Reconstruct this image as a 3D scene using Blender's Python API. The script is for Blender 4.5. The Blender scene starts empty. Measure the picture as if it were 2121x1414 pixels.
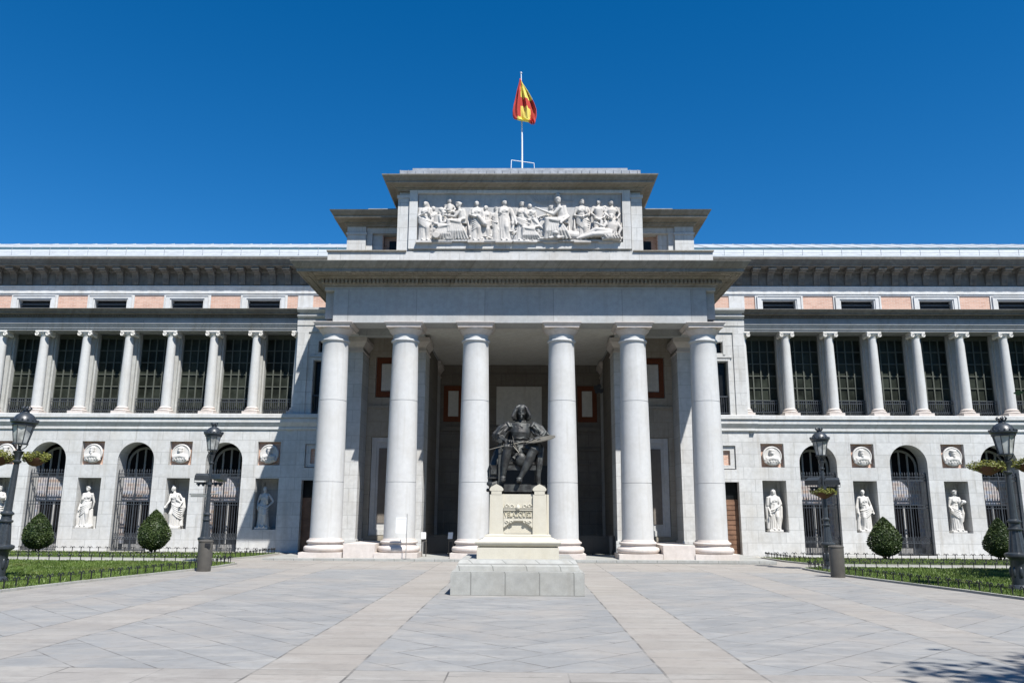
import bpy, bmesh, math, random
from mathutils import Vector, Matrix, noise as mn
random.seed(7)
SC = bpy.context.scene
PI = math.pi
def R(a): return math.radians(a)

# ---------------------------------------------------------------- camera
YAW, PITCH, ROLL = R(0.823), R(12.13), 0.0050
cam = bpy.data.objects.new('camera', bpy.data.cameras.new('camera'))
SC.collection.objects.link(cam)
cam.data.sensor_width = 36.0
cam.data.lens = 36.0 * 1670 / 2121
cam.data.clip_start = 0.1
cam.data.clip_end = 3000
cam.matrix_world = (Matrix.Translation((0.15, 0, 1.6)) @ Matrix.Rotation(YAW, 4, 'Z')
                    @ Matrix.Rotation(PI / 2 + PITCH, 4, 'X') @ Matrix.Rotation(ROLL, 4, 'Z'))
SC.camera = cam

# ---------------------------------------------------------------- light
SUNV = Vector((0.328, -0.59, 1.0)).normalized()
elev = math.asin(SUNV.z)
az = math.atan2(SUNV.x, SUNV.y)
w = bpy.data.worlds.new("World"); SC.world = w; w.use_nodes = True
nt = w.node_tree; bg = nt.nodes['Background']
sky = nt.nodes.new('ShaderNodeTexSky'); sky.sky_type = 'NISHITA'
sky.sun_disc = False; sky.sun_elevation = elev; sky.sun_rotation = az
sky.altitude = 700; sky.air_density = 1.0; sky.dust_density = 0.0; sky.ozone_density = 3.0
hs = nt.nodes.new('ShaderNodeHueSaturation'); hs.inputs['Saturation'].default_value = 1.40
hs.inputs['Hue'].default_value = 0.491
gm = nt.nodes.new('ShaderNodeMix'); gm.data_type = 'RGBA'; gm.blend_type = 'MULTIPLY'; gm.inputs[0].default_value = 1.0
gm.inputs[7].default_value = (0.9, 0.95, 1.15, 1)
nt.links.new(sky.outputs[0], hs.inputs['Color']); nt.links.new(hs.outputs[0], gm.inputs[6])
nt.links.new(gm.outputs[2], bg.inputs['Color'])
bg.inputs['Strength'].default_value = 0.069
sun = bpy.data.objects.new('sun', bpy.data.lights.new('sun', 'SUN'))
SC.collection.objects.link(sun)
sun.data.energy = 5.0; sun.data.angle = R(0.53); sun.data.color = (1.0, 0.965, 0.91)
sun.rotation_euler = SUNV.to_track_quat('Z', 'Y').to_euler()
sun.location = (10, -20, 30)
SC.view_settings.view_transform = 'Standard'; SC.view_settings.look = 'None'
SC.view_settings.exposure = 0.76; SC.view_settings.gamma = 1.0

# ---------------------------------------------------------------- materials
class NT:
    def __init__(s, name):
        s.m = bpy.data.materials.new(name); s.m.use_nodes = True
        s.t = s.m.node_tree; s.b = s.t.nodes['Principled BSDF']
        s.geo = s.t.nodes.new('ShaderNodeNewGeometry')
        s.sep = s.n('ShaderNodeSeparateXYZ'); s.l(s.geo.outputs['Position'], s.sep.inputs[0])
        s.x, s.y, s.z = s.sep.outputs
    def n(s, t, **k):
        n = s.t.nodes.new(t)
        for a, v in k.items(): setattr(n, a, v)
        return n
    def l(s, a, b): s.t.links.new(a, b)
    def inp(s, sock, v):
        if isinstance(v, (int, float)): sock.default_value = v
        elif isinstance(v, (tuple, list)): sock.default_value = tuple(v) + ((1,) if len(v) == 3 and sock.type == 'RGBA' else ())
        else: s.l(v, sock)
    def math(s, op, a, b=0.0, c=0.0):
        n = s.n('ShaderNodeMath', operation=op)
        for i, v in enumerate((a, b, c)): s.inp(n.inputs[i], v)
        return n.outputs[0]
    def vec(s, a, b, c=0.0):
        n = s.n('ShaderNodeCombineXYZ')
        for i, v in enumerate((a, b, c)): s.inp(n.inputs[i], v)
        return n.outputs[0]
    def noise(s, scale, detail=4, vec=None, rough=0.55, dist=0.0):
        n = s.n('ShaderNodeTexNoise'); n.inputs['Scale'].default_value = scale
        n.inputs['Detail'].default_value = detail; n.inputs['Roughness'].default_value = rough
        n.inputs['Distortion'].default_value = dist
        s.l(vec if vec is not None else s.geo.outputs['Position'], n.inputs['Vector'])
        return n.outputs['Fac']
    def ramp(s, f, p0, c0, p1, c1):
        n = s.n('ShaderNodeValToRGB'); s.l(f, n.inputs[0])
        e = n.color_ramp.elements
        e[0].position = p0; e[1].position = p1
        e[0].color = tuple(c0) + (1,); e[1].color = tuple(c1) + (1,)
        return n.outputs[0]
    def mr(s, f, a, b, c, d):
        n = s.n('ShaderNodeMapRange'); s.l(f, n.inputs[0])
        for i, v in enumerate((a, b, c, d)): n.inputs[i + 1].default_value = v
        return n.outputs[0]
    def mix(s, f, a, b, mode='MIX'):
        n = s.n('ShaderNodeMix', data_type='RGBA', blend_type=mode)
        s.inp(n.inputs[0], f); s.inp(n.inputs[6], a); s.inp(n.inputs[7], b)
        return n.outputs[2]
    def brick(s, vec, bw, bh, mortar, c1=(0, 0, 0), c2=(1, 1, 1), cm=(0, 0, 0), off=0.5, smooth=0.1):
        n = s.n('ShaderNodeTexBrick'); s.l(vec, n.inputs['Vector'])
        n.inputs['Scale'].default_value = 1.0
        n.inputs['Brick Width'].default_value = bw; n.inputs['Row Height'].default_value = bh
        n.inputs['Mortar Size'].default_value = mortar; n.inputs['Mortar Smooth'].default_value = smooth
        n.inputs['Color1'].default_value = tuple(c1) + (1,); n.inputs['Color2'].default_value = tuple(c2) + (1,)
        n.inputs['Mortar'].default_value = tuple(cm) + (1,); n.offset = off
        return n.outputs['Color'], n.outputs['Fac']
    def bump(s, h, strength=0.3, dist=0.02):
        n = s.n('ShaderNodeBump'); n.inputs['Strength'].default_value = strength
        n.inputs['Distance'].default_value = dist; s.l(h, n.inputs['Height'])
        s.l(n.outputs[0], s.b.inputs['Normal'])
    def out(s, col, rough=0.8, spec=0.3, metal=0.0):
        s.inp(s.b.inputs['Base Color'], col); s.inp(s.b.inputs['Roughness'], rough)
        s.b.inputs['Specular IOR Level'].default_value = spec
        s.b.inputs['Metallic'].default_value = metal
        return s.m

def stone(name, base, joints=None, stain=(0.55, 0.5, 0.43), amt=0.35, var=0.10, bumps=0.25, horiz=False, jd=0.36, speck=0.05, streak=0.5):
    k = NT(name)
    big = k.noise(0.9, 5); fine = k.noise(55, 3, rough=0.7); mid = k.noise(6, 5, rough=0.65)
    c = k.mix(k.mr(mid, 0.3, 0.7, 0.0, 1.0), tuple(v * (1 - var) for v in base), tuple(min(1, v * (1 + var)) for v in base))
    c = k.mix(k.math('MULTIPLY', k.mr(big, 0.45, 0.72, 0, 1), amt), c, tuple(b * s_ * 1.35 for b, s_ in zip(base, stain)))
    # vertical rain streaks
    sv = k.vec(k.math('MULTIPLY', k.math('ADD', k.x, k.y), 5.0), k.math('MULTIPLY', k.z, 0.35))
    st = k.noise(1.0, 4, vec=sv)
    c = k.mix(k.math('MULTIPLY', k.mr(st, 0.52, 0.8, 0, 1), streak), c, tuple(b * s_ * 1.1 for b, s_ in zip(base, stain)))
    c = k.mix(1.0, c, k.ramp(fine, 0.3, (1 - speck * 2,) * 3, 0.75, (1 + 0 * speck,) * 3), 'MULTIPLY')
    h = fine
    if joints:
        bw, bh, mw = joints
        v = k.vec(k.math('ADD', k.x, k.math('ADD', k.y, 0.31)), k.z)
        bc, bf = k.brick(v, bw, bh, mw, (0.9,) * 3, (1.0,) * 3, (0.9,) * 3)
        c = k.mix(1.0, c, bc, 'MULTIPLY')
        c = k.mix(k.math('MULTIPLY', bf, jd), c, tuple(b * 0.35 for b in base))
    if bumps: k.bump(k.math('ADD', k.math('MULTIPLY', fine, 0.5), mid), bumps, 0.01)
    return k.out(c, 0.85, 0.2)

GR = (0.545, 0.55, 0.545)
M = {}
M['granite'] = stone('granite_blocks', GR, (1.15, 0.52, 0.012))
M['granite_plain'] = stone('granite_smooth', GR, None)
M['granite_col'] = stone('granite_column', (0.50, 0.505, 0.50), None, amt=0.25, var=0.05, speck=0.03, streak=0.35, bumps=0.1)
M['pier'] = stone('pier_granite', (0.42, 0.425, 0.41), None)  # granite darkened in colour to deepen the shade on the gallery piers
M['wing_frieze'] = stone('shade_darkened_frieze_granite', (0.28, 0.295, 0.305), (2.6, 5.0, 0.014), amt=0.4, streak=0.6)  # streaked granite, base colour darkened to deepen the shade under the gallery cornice
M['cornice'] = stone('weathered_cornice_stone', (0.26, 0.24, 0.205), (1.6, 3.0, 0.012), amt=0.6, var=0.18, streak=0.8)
M['dark_cornice'] = stone('dark_streaked_cornice_stone', (0.17, 0.157, 0.138), None, amt=0.6, var=0.25, streak=0.7)  # dark brown base with uneven blotches and streaks
M['frieze'] = stone('granite_frieze', (0.40, 0.41, 0.41), (2.6, 5.0, 0.014), amt=0.25, streak=0.3)  # granite toned down in colour so the shaded portico frieze reads darker
M['limestone'] = stone('white_limestone', (0.66, 0.63, 0.58), (1.3, 0.42, 0.01), amt=0.3, streak=0.4)
M['lime_plain'] = stone('pale_limestone', (0.68, 0.66, 0.62), None, amt=0.2, streak=0.3)
M['base_stone'] = stone('pink_base_stone', (0.56, 0.51, 0.475), None, amt=0.3, streak=0.2)
M['marble'] = stone('white_marble', (0.55, 0.54, 0.52), None, amt=0.3, var=0.08, streak=0.45, stain=(0.7, 0.66, 0.6), bumps=0.1)
M['relief'] = stone('relief_marble', (0.50, 0.485, 0.465), None, amt=0.4, var=0.12, streak=0.6, stain=(0.6, 0.55, 0.5))
M['marble_dull'] = stone('weathered_marble', (0.42, 0.42, 0.42), None, amt=0.4, var=0.1, streak=0.5)
M['pedestal'] = stone('cream_pedestal_stone', (0.52, 0.495, 0.42), None, amt=0.2, var=0.05, streak=0.25, stain=(0.75, 0.7, 0.6), bumps=0.15)
M['step_stone'] = stone('grey_step_granite', (0.34, 0.345, 0.33), (0.70, 0.6, 0.012), amt=0.35, var=0.12, jd=0.6, streak=0.35)
M['plaster'] = stone('pale_plaster', (0.60, 0.59, 0.55), None, amt=0.25, bumps=0.1)
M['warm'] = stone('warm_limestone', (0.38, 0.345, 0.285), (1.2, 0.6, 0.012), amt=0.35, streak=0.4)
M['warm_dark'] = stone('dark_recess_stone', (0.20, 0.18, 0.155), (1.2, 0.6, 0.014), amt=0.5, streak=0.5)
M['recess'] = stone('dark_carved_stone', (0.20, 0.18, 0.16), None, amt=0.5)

def mk_brick():
    k = NT('pink_brick')
    v = k.vec(k.math('ADD', k.x, k.y), k.z)
    c, f = k.brick(v, 0.26, 0.07, 0.012, (0.42, 0.24, 0.175), (0.55, 0.33, 0.245), (0.50, 0.40, 0.34))
    n = k.noise(3, 5)
    c = k.mix(k.mr(n, 0.4, 0.8, 0, 0.5), c, (0.62, 0.46, 0.37))
    k.bump(f, 0.3, 0.01); return k.out(c, 0.9, 0.1)
M['brick'] = mk_brick()
def flat(name, col, rough=0.6, spec=0.4, metal=0.0, var=0.12, sc=8, bump=0.0):
    k = NT(name); n = k.noise(sc, 4)
    c = k.mix(k.mr(n, 0.3, 0.7, 0, 1), tuple(v * (1 - var) for v in col), tuple(min(1, v * (1 + var)) for v in col))
    if bump: k.bump(n, bump, 0.01)
    return k.out(c, rough, spec, metal)
M['terracotta'] = flat('terracotta_frame', (0.14, 0.05, 0.027), 0.8, 0.1)
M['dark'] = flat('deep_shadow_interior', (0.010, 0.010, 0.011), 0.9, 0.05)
M['iron'] = flat('dark_grey_iron', (0.040, 0.046, 0.055), 0.5, 0.5, 0.0, 0.2)
M['lamp_iron'] = flat('cast_iron_paint', (0.030, 0.036, 0.043), 0.38, 0.5, 0.0, 0.25, 20)
M['bin'] = flat('brown_grey_bin_paint', (0.075, 0.07, 0.062), 0.45, 0.4)
M['black'] = flat('black_paint', (0.014, 0.015, 0.018), 0.4, 0.5)
M['muntin'] = flat('grey_green_window_paint', (0.085, 0.092, 0.078), 0.6, 0.15)
M['wood'] = flat('brown_door_wood', (0.17, 0.095, 0.06), 0.6, 0.3, 0, 0.3, 4)
M['white'] = flat('white_panel', (0.66, 0.67, 0.68), 0.5, 0.4, 0, 0.03)
M['steel'] = flat('steel_post', (0.35, 0.35, 0.34), 0.35, 0.5, 0.6)
M['blue_screen'] = flat('dark_blue_barrier', (0.010, 0.013, 0.018), 0.35, 0.5)
M['zinc'] = flat('pale_zinc_roof', (0.36, 0.385, 0.40), 0.5, 0.4, 0, 0.12, 3)
M['zinc_grey'] = flat('grey_lead_roof', (0.25, 0.27, 0.30), 0.55, 0.4, 0, 0.25, 5)
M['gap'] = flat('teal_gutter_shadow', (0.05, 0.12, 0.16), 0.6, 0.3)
M['louver'] = flat('dark_grey_louver', (0.09, 0.095, 0.10), 0.6, 0.3)
M['red'] = flat('flag_red', (0.40, 0.055, 0.045), 0.8, 0.1, 0, 0.08)
M['yellow'] = flat('flag_yellow', (0.62, 0.53, 0.12), 0.8, 0.1, 0, 0.05)
M['crest'] = flat('flag_crest', (0.48, 0.38, 0.12), 0.8, 0.1)
M['terra_bowl'] = flat('brown_hanging_bowl', (0.10, 0.05, 0.03), 0.8, 0.2)
M['bark'] = flat('rough_bark', (0.10, 0.075, 0.05), 0.9, 0.1, 0, 0.4, 10, 0.5)
M['kerb'] = stone('kerb_stone', (0.36, 0.36, 0.335), (0.9, 0.4, 0.01), amt=0.3)
M['asphalt'] = flat('dark_far_ground', (0.06, 0.065, 0.055), 0.9, 0.1, 0, 0.3, 0.4)
M['gravel'] = flat('pale_gravel_path', (0.34, 0.33, 0.30), 0.9, 0.1, 0, 0.2, 60)
M['fan'] = flat('grey_fanlight_paint', (0.24, 0.24, 0.225), 0.7, 0.2)
def mk_glass(name, col, spec=0.5, rough=0.12, sc=1.3):
    k = NT(name); n = k.noise(sc, 3)
    c = k.mix(k.mr(n, 0.35, 0.7, 0, 1), tuple(v * 0.5 for v in col), tuple(v * 1.5 for v in col))
    return k.out(c, rough, spec)
M['glass'] = mk_glass('curtained_window_glass', (0.024, 0.028, 0.022), 0.04, 0.25)
M['dark_glass'] = mk_glass('dark_window_glass', (0.010, 0.011, 0.012), 0.12, 0.2)
M['lamp_glass'] = mk_glass('frosted_lamp_glass', (0.36, 0.37, 0.36), 0.5, 0.3, 4)
def mk_bronze():
    k = NT('dark_bronze'); n = k.noise(7, 5); f = k.noise(40, 3)
    c = k.mix(k.mr(n, 0.4, 0.7, 0, 1), (0.042, 0.041, 0.040), (0.082, 0.088, 0.086))
    k.bump(f, 0.35, 0.008)
    return k.out(c, k.mr(n, 0.3, 0.7, 0.42, 0.62), 0.35, 0.6)
M['bronze'] = mk_bronze()
M['bronze_light'] = flat('worn_bronze', (0.15, 0.14, 0.115), 0.45, 0.5, 0.2)
def mk_porch():
    k = NT('porch_wall_of_blocks'); v = k.vec(k.x, k.z)
    c, f = k.brick(v, 0.30, 0.16, 0.02, (0.36, 0.28, 0.24), (0.30, 0.33, 0.40), (0.42, 0.40, 0.39))
    return k.out(c, 0.9, 0.1)
M['porch'] = mk_porch()
def leafmat(name, c0, c1, c2=None):
    k = NT(name); n = k.noise(2.2, 4); f = k.noise(23, 2)
    c = k.mix(k.mr(n, 0.35, 0.65, 0, 1), c0, c1)
    c = k.mix(k.mr(f, 0.5, 0.72, 0, 0.75), c, c2 or tuple(v * 1.7 for v in c1))
    return k.out(c, 0.5, 0.35)
M['topiary'] = leafmat('topiary_leaves', (0.012, 0.028, 0.008), (0.045, 0.072, 0.018), (0.11, 0.14, 0.045))
M['basket_leaf'] = leafmat('yellow_green_leaves', (0.07, 0.09, 0.015), (0.19, 0.20, 0.04), (0.32, 0.29, 0.08))
M['tree_leaf'] = leafmat('tree_leaves', (0.02, 0.05, 0.012), (0.05, 0.09, 0.02))
M['lawn'] = leafmat('lawn_soil_and_grass', (0.035, 0.06, 0.012), (0.07, 0.105, 0.022))
def mk_blade():
    k = NT('grass_blades'); n = k.noise(0.8, 5); f = k.noise(23, 2); p = k.noise(0.45, 3, rough=0.7)
    c = k.mix(k.mr(n, 0.35, 0.65, 0, 1), (0.045, 0.082, 0.013), (0.10, 0.155, 0.03))
    c = k.mix(k.mr(f, 0.5, 0.72, 0, 0.75), c, (0.19, 0.22, 0.07)); c = k.mix(k.mr(p, 0.55, 0.72, 0, 0.55), c, (0.17, 0.16, 0.06))
    return k.out(c, 0.5, 0.3)
M['blade'] = mk_blade()

def mk_paving():
    k = NT('plaza_slabs')
    ax = k.math('ABSOLUTE', k.x)
    c45 = 0.7071
    u = k.math('MULTIPLY', k.math('ADD', ax, k.y), c45); v = k.math('MULTIPLY', k.math('SUBTRACT', k.y, ax), c45)
    wob = k.math('MULTIPLY', k.noise(1.5, 3), 0.05)
    d_col, d_f = k.brick(k.vec(k.math('ADD', u, wob), v), 1.25, 0.62, 0.010, (0.93,) * 3, (1.03,) * 3, (0.9,) * 3, smooth=0.0)
    s_col, s_f = k.brick(k.vec(k.y, k.math('SUBTRACT', ax, 0.62)), 0.62, 1.0, 0.009, (0.88,) * 3, (1.04,) * 3, (0.9,) * 3, off=0.35, smooth=0.0)
    # bands of warm stone
    def band(val, a, b):
        return k.math('MULTIPLY', k.math('GREATER_THAN', val, a), k.math('LESS_THAN', val, b))
    wx = k.math('ADD', ax, k.math('MULTIPLY', k.math('SUBTRACT', k.noise(0.7, 2), 0.5), 0.05))
    b = k.math('MAXIMUM', band(wx, 1.62, 2.62), k.math('MULTIPLY', band(wx, 5.62, 6.62), k.mr(k.noise(0.5, 3), .35, .65, .35, 1.0)))
    b = k.math('MAXIMUM', b, k.math('MULTIPLY', band(k.y, 8.15, 8.95), 0.7))
    b = k.math('MAXIMUM', b, band(k.y, 2.0, 3.0))
    b = k.math('MAXIMUM', b, k.math('GREATER_THAN', k.y, 24.6))
    b = k.math('MAXIMUM', b, k.math('MULTIPLY', k.math('GREATER_THAN', ax, 8.35), 0.6))
    n1 = k.noise(1.1, 6, rough=0.6); n2 = k.noise(7, 6, rough=0.7); n3 = k.noise(45, 3, rough=0.7)
    st = k.noise(1.0, 5, vec=k.vec(k.math('MULTIPLY', k.x, 0.9), k.math('MULTIPLY', k.y, 3.2)))
    grey = k.mix(k.mr(n1, 0.3, 0.7, 0, 1), (0.205, 0.21, 0.212), (0.25, 0.253, 0.25))
    warm = k.mix(k.mr(n1, 0.3, 0.7, 0, 1), (0.262, 0.24, 0.217), (0.30, 0.285, 0.26))
    base = k.mix(b, k.mix(1.0, grey, d_col, 'MULTIPLY'), k.mix(1.0, warm, s_col, 'MULTIPLY'))
    base = k.mix(k.mr(st, 0.48, 0.70, 0, 0.62), base, (0.325, 0.315, 0.295))
    base = k.mix(k.mr(n2, 0.48, 0.75, 0, 0.42), base, (0.175, 0.165, 0.15))
    base = k.mix(k.mr(k.noise(0.55, 6, rough=0.62), 0.47, 0.68, 0, 0.5), base, (0.275, 0.25, 0.222))
    base = k.mix(k.mr(k.noise(2.7, 5, rough=0.7), 0.56, 0.72, 0, 0.35), base, (0.16, 0.155, 0.15))
    base = k.mix(k.mr(n3, 0.62, 0.8, 0, 0.25), base, (0.2, 0.19, 0.18))
    crk = k.noise(3.1, 7, vec=k.vec(k.math('MULTIPLY', k.x, 1.0), k.math('MULTIPLY', k.y, 1.6)), rough=0.75)
    base = k.mix(k.mr(crk, 0.60, 0.70, 0, 0.45), base, (0.13, 0.12, 0.11))
    base = k.mix(k.mr(crk, 0.40, 0.30, 0, 0.45), base, (0.36, 0.345, 0.32))
    jf = k.mix(k.math('GREATER_THAN', b, 0.2), d_f, s_f)
    # edges of the bands are open joints too
    e = None
    for p in (1.62, 2.62, 5.62, 6.62):
        q = k.math('LESS_THAN', k.math('ABSOLUTE', k.math('SUBTRACT', wx, p)), 0.014)
        e = q if e is None else k.math('MAXIMUM', e, q)
    for p in (8.15, 8.95, 24.6):
        e = k.math('MAXIMUM', e, k.math('LESS_THAN', k.math('ABSOLUTE', k.math('SUBTRACT', k.y, p)), 0.009))
    jm = k.math('MULTIPLY', k.math('MAXIMUM', jf, e), k.mr(k.noise(2.3, 3), 0.40, 0.62, 0.08, 0.95))
    base = k.mix(jm, base, (0.10, 0.095, 0.09))
    hgt = k.math('SUBTRACT', k.math('ADD', k.math('MULTIPLY', n2, 0.6), k.math('MULTIPLY', n3, 0.3)), jm)
    k.bump(hgt, 0.35, 0.015)
    return k.out(base, 0.72, 0.25)
M['paving'] = mk_paving()

# ---------------------------------------------------------------- mesh helpers
WL = {}
class MB:
    def __init__(s): s.V = []; s.F = []; s.MI = []; s.mi = 0
    def add(s, vs, fs):
        o = len(s.V); s.V += [tuple(v) for v in vs]; s.F += [tuple(i + o for i in f) for f in fs]
        s.MI += [s.mi] * len(fs); return s
    def box(s, x0, x1, y0, y1, z0, z1, tx=0, ty=0):
        v = [(x0, y0, z0), (x1, y0, z0), (x1, y1, z0), (x0, y1, z0),
             (x0 + tx, y0 + ty, z1), (x1 - tx, y0 + ty, z1), (x1 - tx, y1 - ty, z1), (x0 + tx, y1 - ty, z1)]
        return s.add(v, [(3, 2, 1, 0), (4, 5, 6, 7), (0, 1, 5, 4), (1, 2, 6, 5), (2, 3, 7, 6), (3, 0, 4, 7)])
    def quad(s, a, b, c, d): return s.add([a, b, c, d], [(0, 1, 2, 3)])
    def lathe(s, prof, cx=0, cy=0, n=24, mod=None, caps=True):
        vs = []; fs = []
        for r, z in prof:
            for i in range(n):
                a = 2 * PI * i / n; rr = r * (mod(a, z) if mod else 1)
                vs.append((cx + rr * math.cos(a), cy + rr * math.sin(a), z))
        m = len(prof)
        for j in range(m - 1):
            for i in range(n):
                k = (i + 1) % n; fs.append((j * n + i, j * n + k, (j + 1) * n + k, (j + 1) * n + i))
        if caps:
            fs.append(tuple(range(n))[::-1]); fs.append(tuple((m - 1) * n + i for i in range(n)))
        return s.add(vs, fs)
    def tube(s, pts, rad, n=8, sq=1.0, fold=None, up=(0, 0, 1)):
        """closed loft along pts; rad = number, list of numbers or of (rx, ry)"""
        P = [Vector(p) for p in pts]; m = len(P)
        if isinstance(rad, (int, float)): rad = [rad] * m
        vs = []; fs = []; U = Vector(up); pu = None
        for j in range(m):
            t = (P[min(j + 1, m - 1)] - P[max(j - 1, 0)])
            if t.length < 1e-9: t = Vector((0, 0, 1))
            t.normalize()
            ref = pu if pu is not None else (U if abs(t.dot(U)) < 0.95 else Vector((0, 1, 0)))
            if j == 0 and abs(t.dot(U)) >= 0.95: ref = Vector((0, 1, 0))
            b = ref - t * ref.dot(t)
            if b.length < 1e-6: b = Vector((1, 0, 0)) - t * t.x
            b.normalize(); a_ = b.cross(t); pu = b
            rx, ry = rad[j] if isinstance(rad[j], (tuple, list)) else (rad[j], rad[j] * sq)
            for i in range(n):
                an = 2 * PI * i / n; f = fold(an, j / (m - 1)) if fold else 1
                vs.append(P[j] + a_ * (math.cos(an) * rx * f) + b * (math.sin(an) * ry * f))
        for j in range(m - 1):
            for i in range(n):
                k = (i + 1) % n; fs.append((j * n + i, j * n + k, (j + 1) * n + k, (j + 1) * n + i))
        fs.append(tuple(range(n))[::-1]); fs.append(tuple((m - 1) * n + i for i in range(n)))
        return s.add(vs, fs)
    def ball(s, c, r, n=12, m=8, rot=None):
        rx, ry, rz = r if isinstance(r, (tuple, list)) else (r, r, r)
        vs = [Vector((0, 0, -rz))]; fs = []
        for j in range(1, m):
            t = -PI / 2 + PI * j / m
            for i in range(n):
                a = 2 * PI * i / n
                vs.append(Vector((rx * math.cos(t) * math.cos(a), ry * math.cos(t) * math.sin(a), rz * math.sin(t))))
        vs.append(Vector((0, 0, rz))); e = len(vs) - 1
        for i in range(n):
            k = (i + 1) % n; fs.append((0, 1 + k, 1 + i))
            for j in range(m - 2):
                fs.append((1 + j * n + i, 1 + j * n + k, 1 + (j + 1) * n + k, 1 + (j + 1) * n + i))
            fs.append((e, 1 + (m - 2) * n + i, 1 + (m - 2) * n + k))
        if rot is not None: vs = [rot @ v for v in vs]
        return s.add([v + Vector(c) for v in vs], fs)
    def prism(s, prof, x0, x1, caps=True):
        """(y,z) polygon run along x"""
        n = len(prof)
        vs = [(x0, y, z) for y, z in prof] + [(x1, y, z) for y, z in prof]
        fs = [(i, (i + 1) % n, n + (i + 1) % n, n + i) for i in range(n)]
        if caps: fs += [tuple(range(n))[::-1], tuple(range(n, 2 * n))]
        return s.add(vs, fs)
    def sweep(s, path, prof):
        """path: plan points left to right with the outside on the -normal side; prof (out,z) closed behind"""
        m = len(path); n = len(prof); vs = []; fs = []
        for j in range(m):
            p = Vector(path[j]).to_2d()
            d0 = (p - Vector(path[j - 1]).to_2d()).normalized() if j > 0 else None
            d1 = (Vector(path[j + 1]).to_2d() - p).normalized() if j < m - 1 else None
            nn = []
            for d in (d0, d1):
                if d is not None: nn.append(Vector((d.y, -d.x)))
            o = nn[0] if len(nn) == 1 else (nn[0] + nn[1]) / (1 + nn[0].dot(nn[1]))
            for out, z in prof: vs.append((p.x + o.x * out, p.y + o.y * out, z))
        for j in range(m - 1):
            for i in range(n - 1):
                fs.append((j * n + i, (j + 1) * n + i, (j + 1) * n + i + 1, j * n + i + 1))
        fs.append(tuple(range(n))); fs.append(tuple((m - 1) * n + i for i in range(n))[::-1])
        return s.add(vs, fs)
    def xf(s, mat, start=0):
        for i in range(start, len(s.V)): s.V[i] = tuple(mat @ Vector(s.V[i]))
        return s
    def mesh(s, name):
        me = bpy.data.meshes.new(name); me.from_pydata(s.V, [], s.F); me.update(); return me
    def build(s, name, mat, parent=None, loc=(0, 0, 0), smooth=False, rotz=0.0, angle=None):
        me = s.mesh(name)
        mats = mat if isinstance(mat, (list, tuple)) else [mat]
        for m_ in mats: me.materials.append(m_)
        if len(mats) > 1: me.polygons.foreach_set('material_index', s.MI)
        if smooth:
            me.polygons.foreach_set('use_smooth', [True] * len(me.polygons))
            try: me.set_sharp_from_angle(angle=angle or R(40))
            except Exception: pass
        return link(name, me, parent, loc, rotz)

def link(name, data, parent=None, loc=(0, 0, 0), rotz=0.0):
    o = bpy.data.objects.new(name, data); SC.collection.objects.link(o)
    place(o, parent, loc, rotz); return o
def place(o, parent, loc, rotz=0.0):
    L = Vector(loc); WL[o.name] = L.copy()
    if parent is not None:
        o.parent = parent; L = L - WL[parent.name]
    o.location = L
    if rotz: o.rotation_euler = (0, 0, rotz)
def empty(name, loc, label=None, cat=None, group=None):
    o = link(name, None, None, loc); tag(o, label, cat, group); o.empty_display_size = 0.2; return o
def tag(o, label=None, cat=None, group=None, kind=None):
    if label: o['label'] = label
    if cat: o['category'] = cat
    if group: o['group'] = group
    if kind: o['kind'] = kind
    return o
def inst(src, parent, loc, rotz=0.0):
    """copy of a part with copies of its sub-parts"""
    c = src.copy(); SC.collection.objects.link(c)
    base = WL[src.name]; place(c, parent, loc, rotz)
    for ch in list(src.children):
        d = ch.copy(); SC.collection.objects.link(d); d.parent = c
        WL[d.name] = Vector(loc) + Vector(ch.location)
    return c
def dup_thing(root, loc, label, rotz=0.0):
    """copy of a whole thing"""
    r = root.copy(); SC.collection.objects.link(r); r.location = loc; r.rotation_euler = (0, 0, rotz); r['label'] = label
    WL[r.name] = Vector(loc)
    for ch in list(root.children):
        c = ch.copy(); SC.collection.objects.link(c); c.parent = r; WL[c.name] = Vector(loc) + Vector(ch.location)
        for g in list(ch.children):
            d = g.copy(); SC.collection.objects.link(d); d.parent = c
    return r

def remesh(mb, name, mat, voxel, parent=None, loc=(0, 0, 0), rotz=0.0, smooth_it=0):
    me = mb.mesh(name + '_raw')
    o = bpy.data.objects.new(name + '_raw', me); SC.collection.objects.link(o)
    md = o.modifiers.new('r', 'REMESH'); md.mode = 'VOXEL'; md.voxel_size = voxel; md.use_smooth_shade = True
    if smooth_it:
        sm = o.modifiers.new('s', 'SMOOTH'); sm.iterations = smooth_it; sm.factor = 0.5
    dg = bpy.context.evaluated_depsgraph_get(); dg.update()
    new = bpy.data.meshes.new_from_object(o.evaluated_get(dg))
    bpy.data.objects.remove(o); bpy.data.meshes.remove(me)
    new.name = name; new.materials.clear(); new.materials.append(mat)
    new.polygons.foreach_set('use_smooth', [True] * len(new.polygons))
    return link(name, new, parent, loc, rotz)

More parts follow.
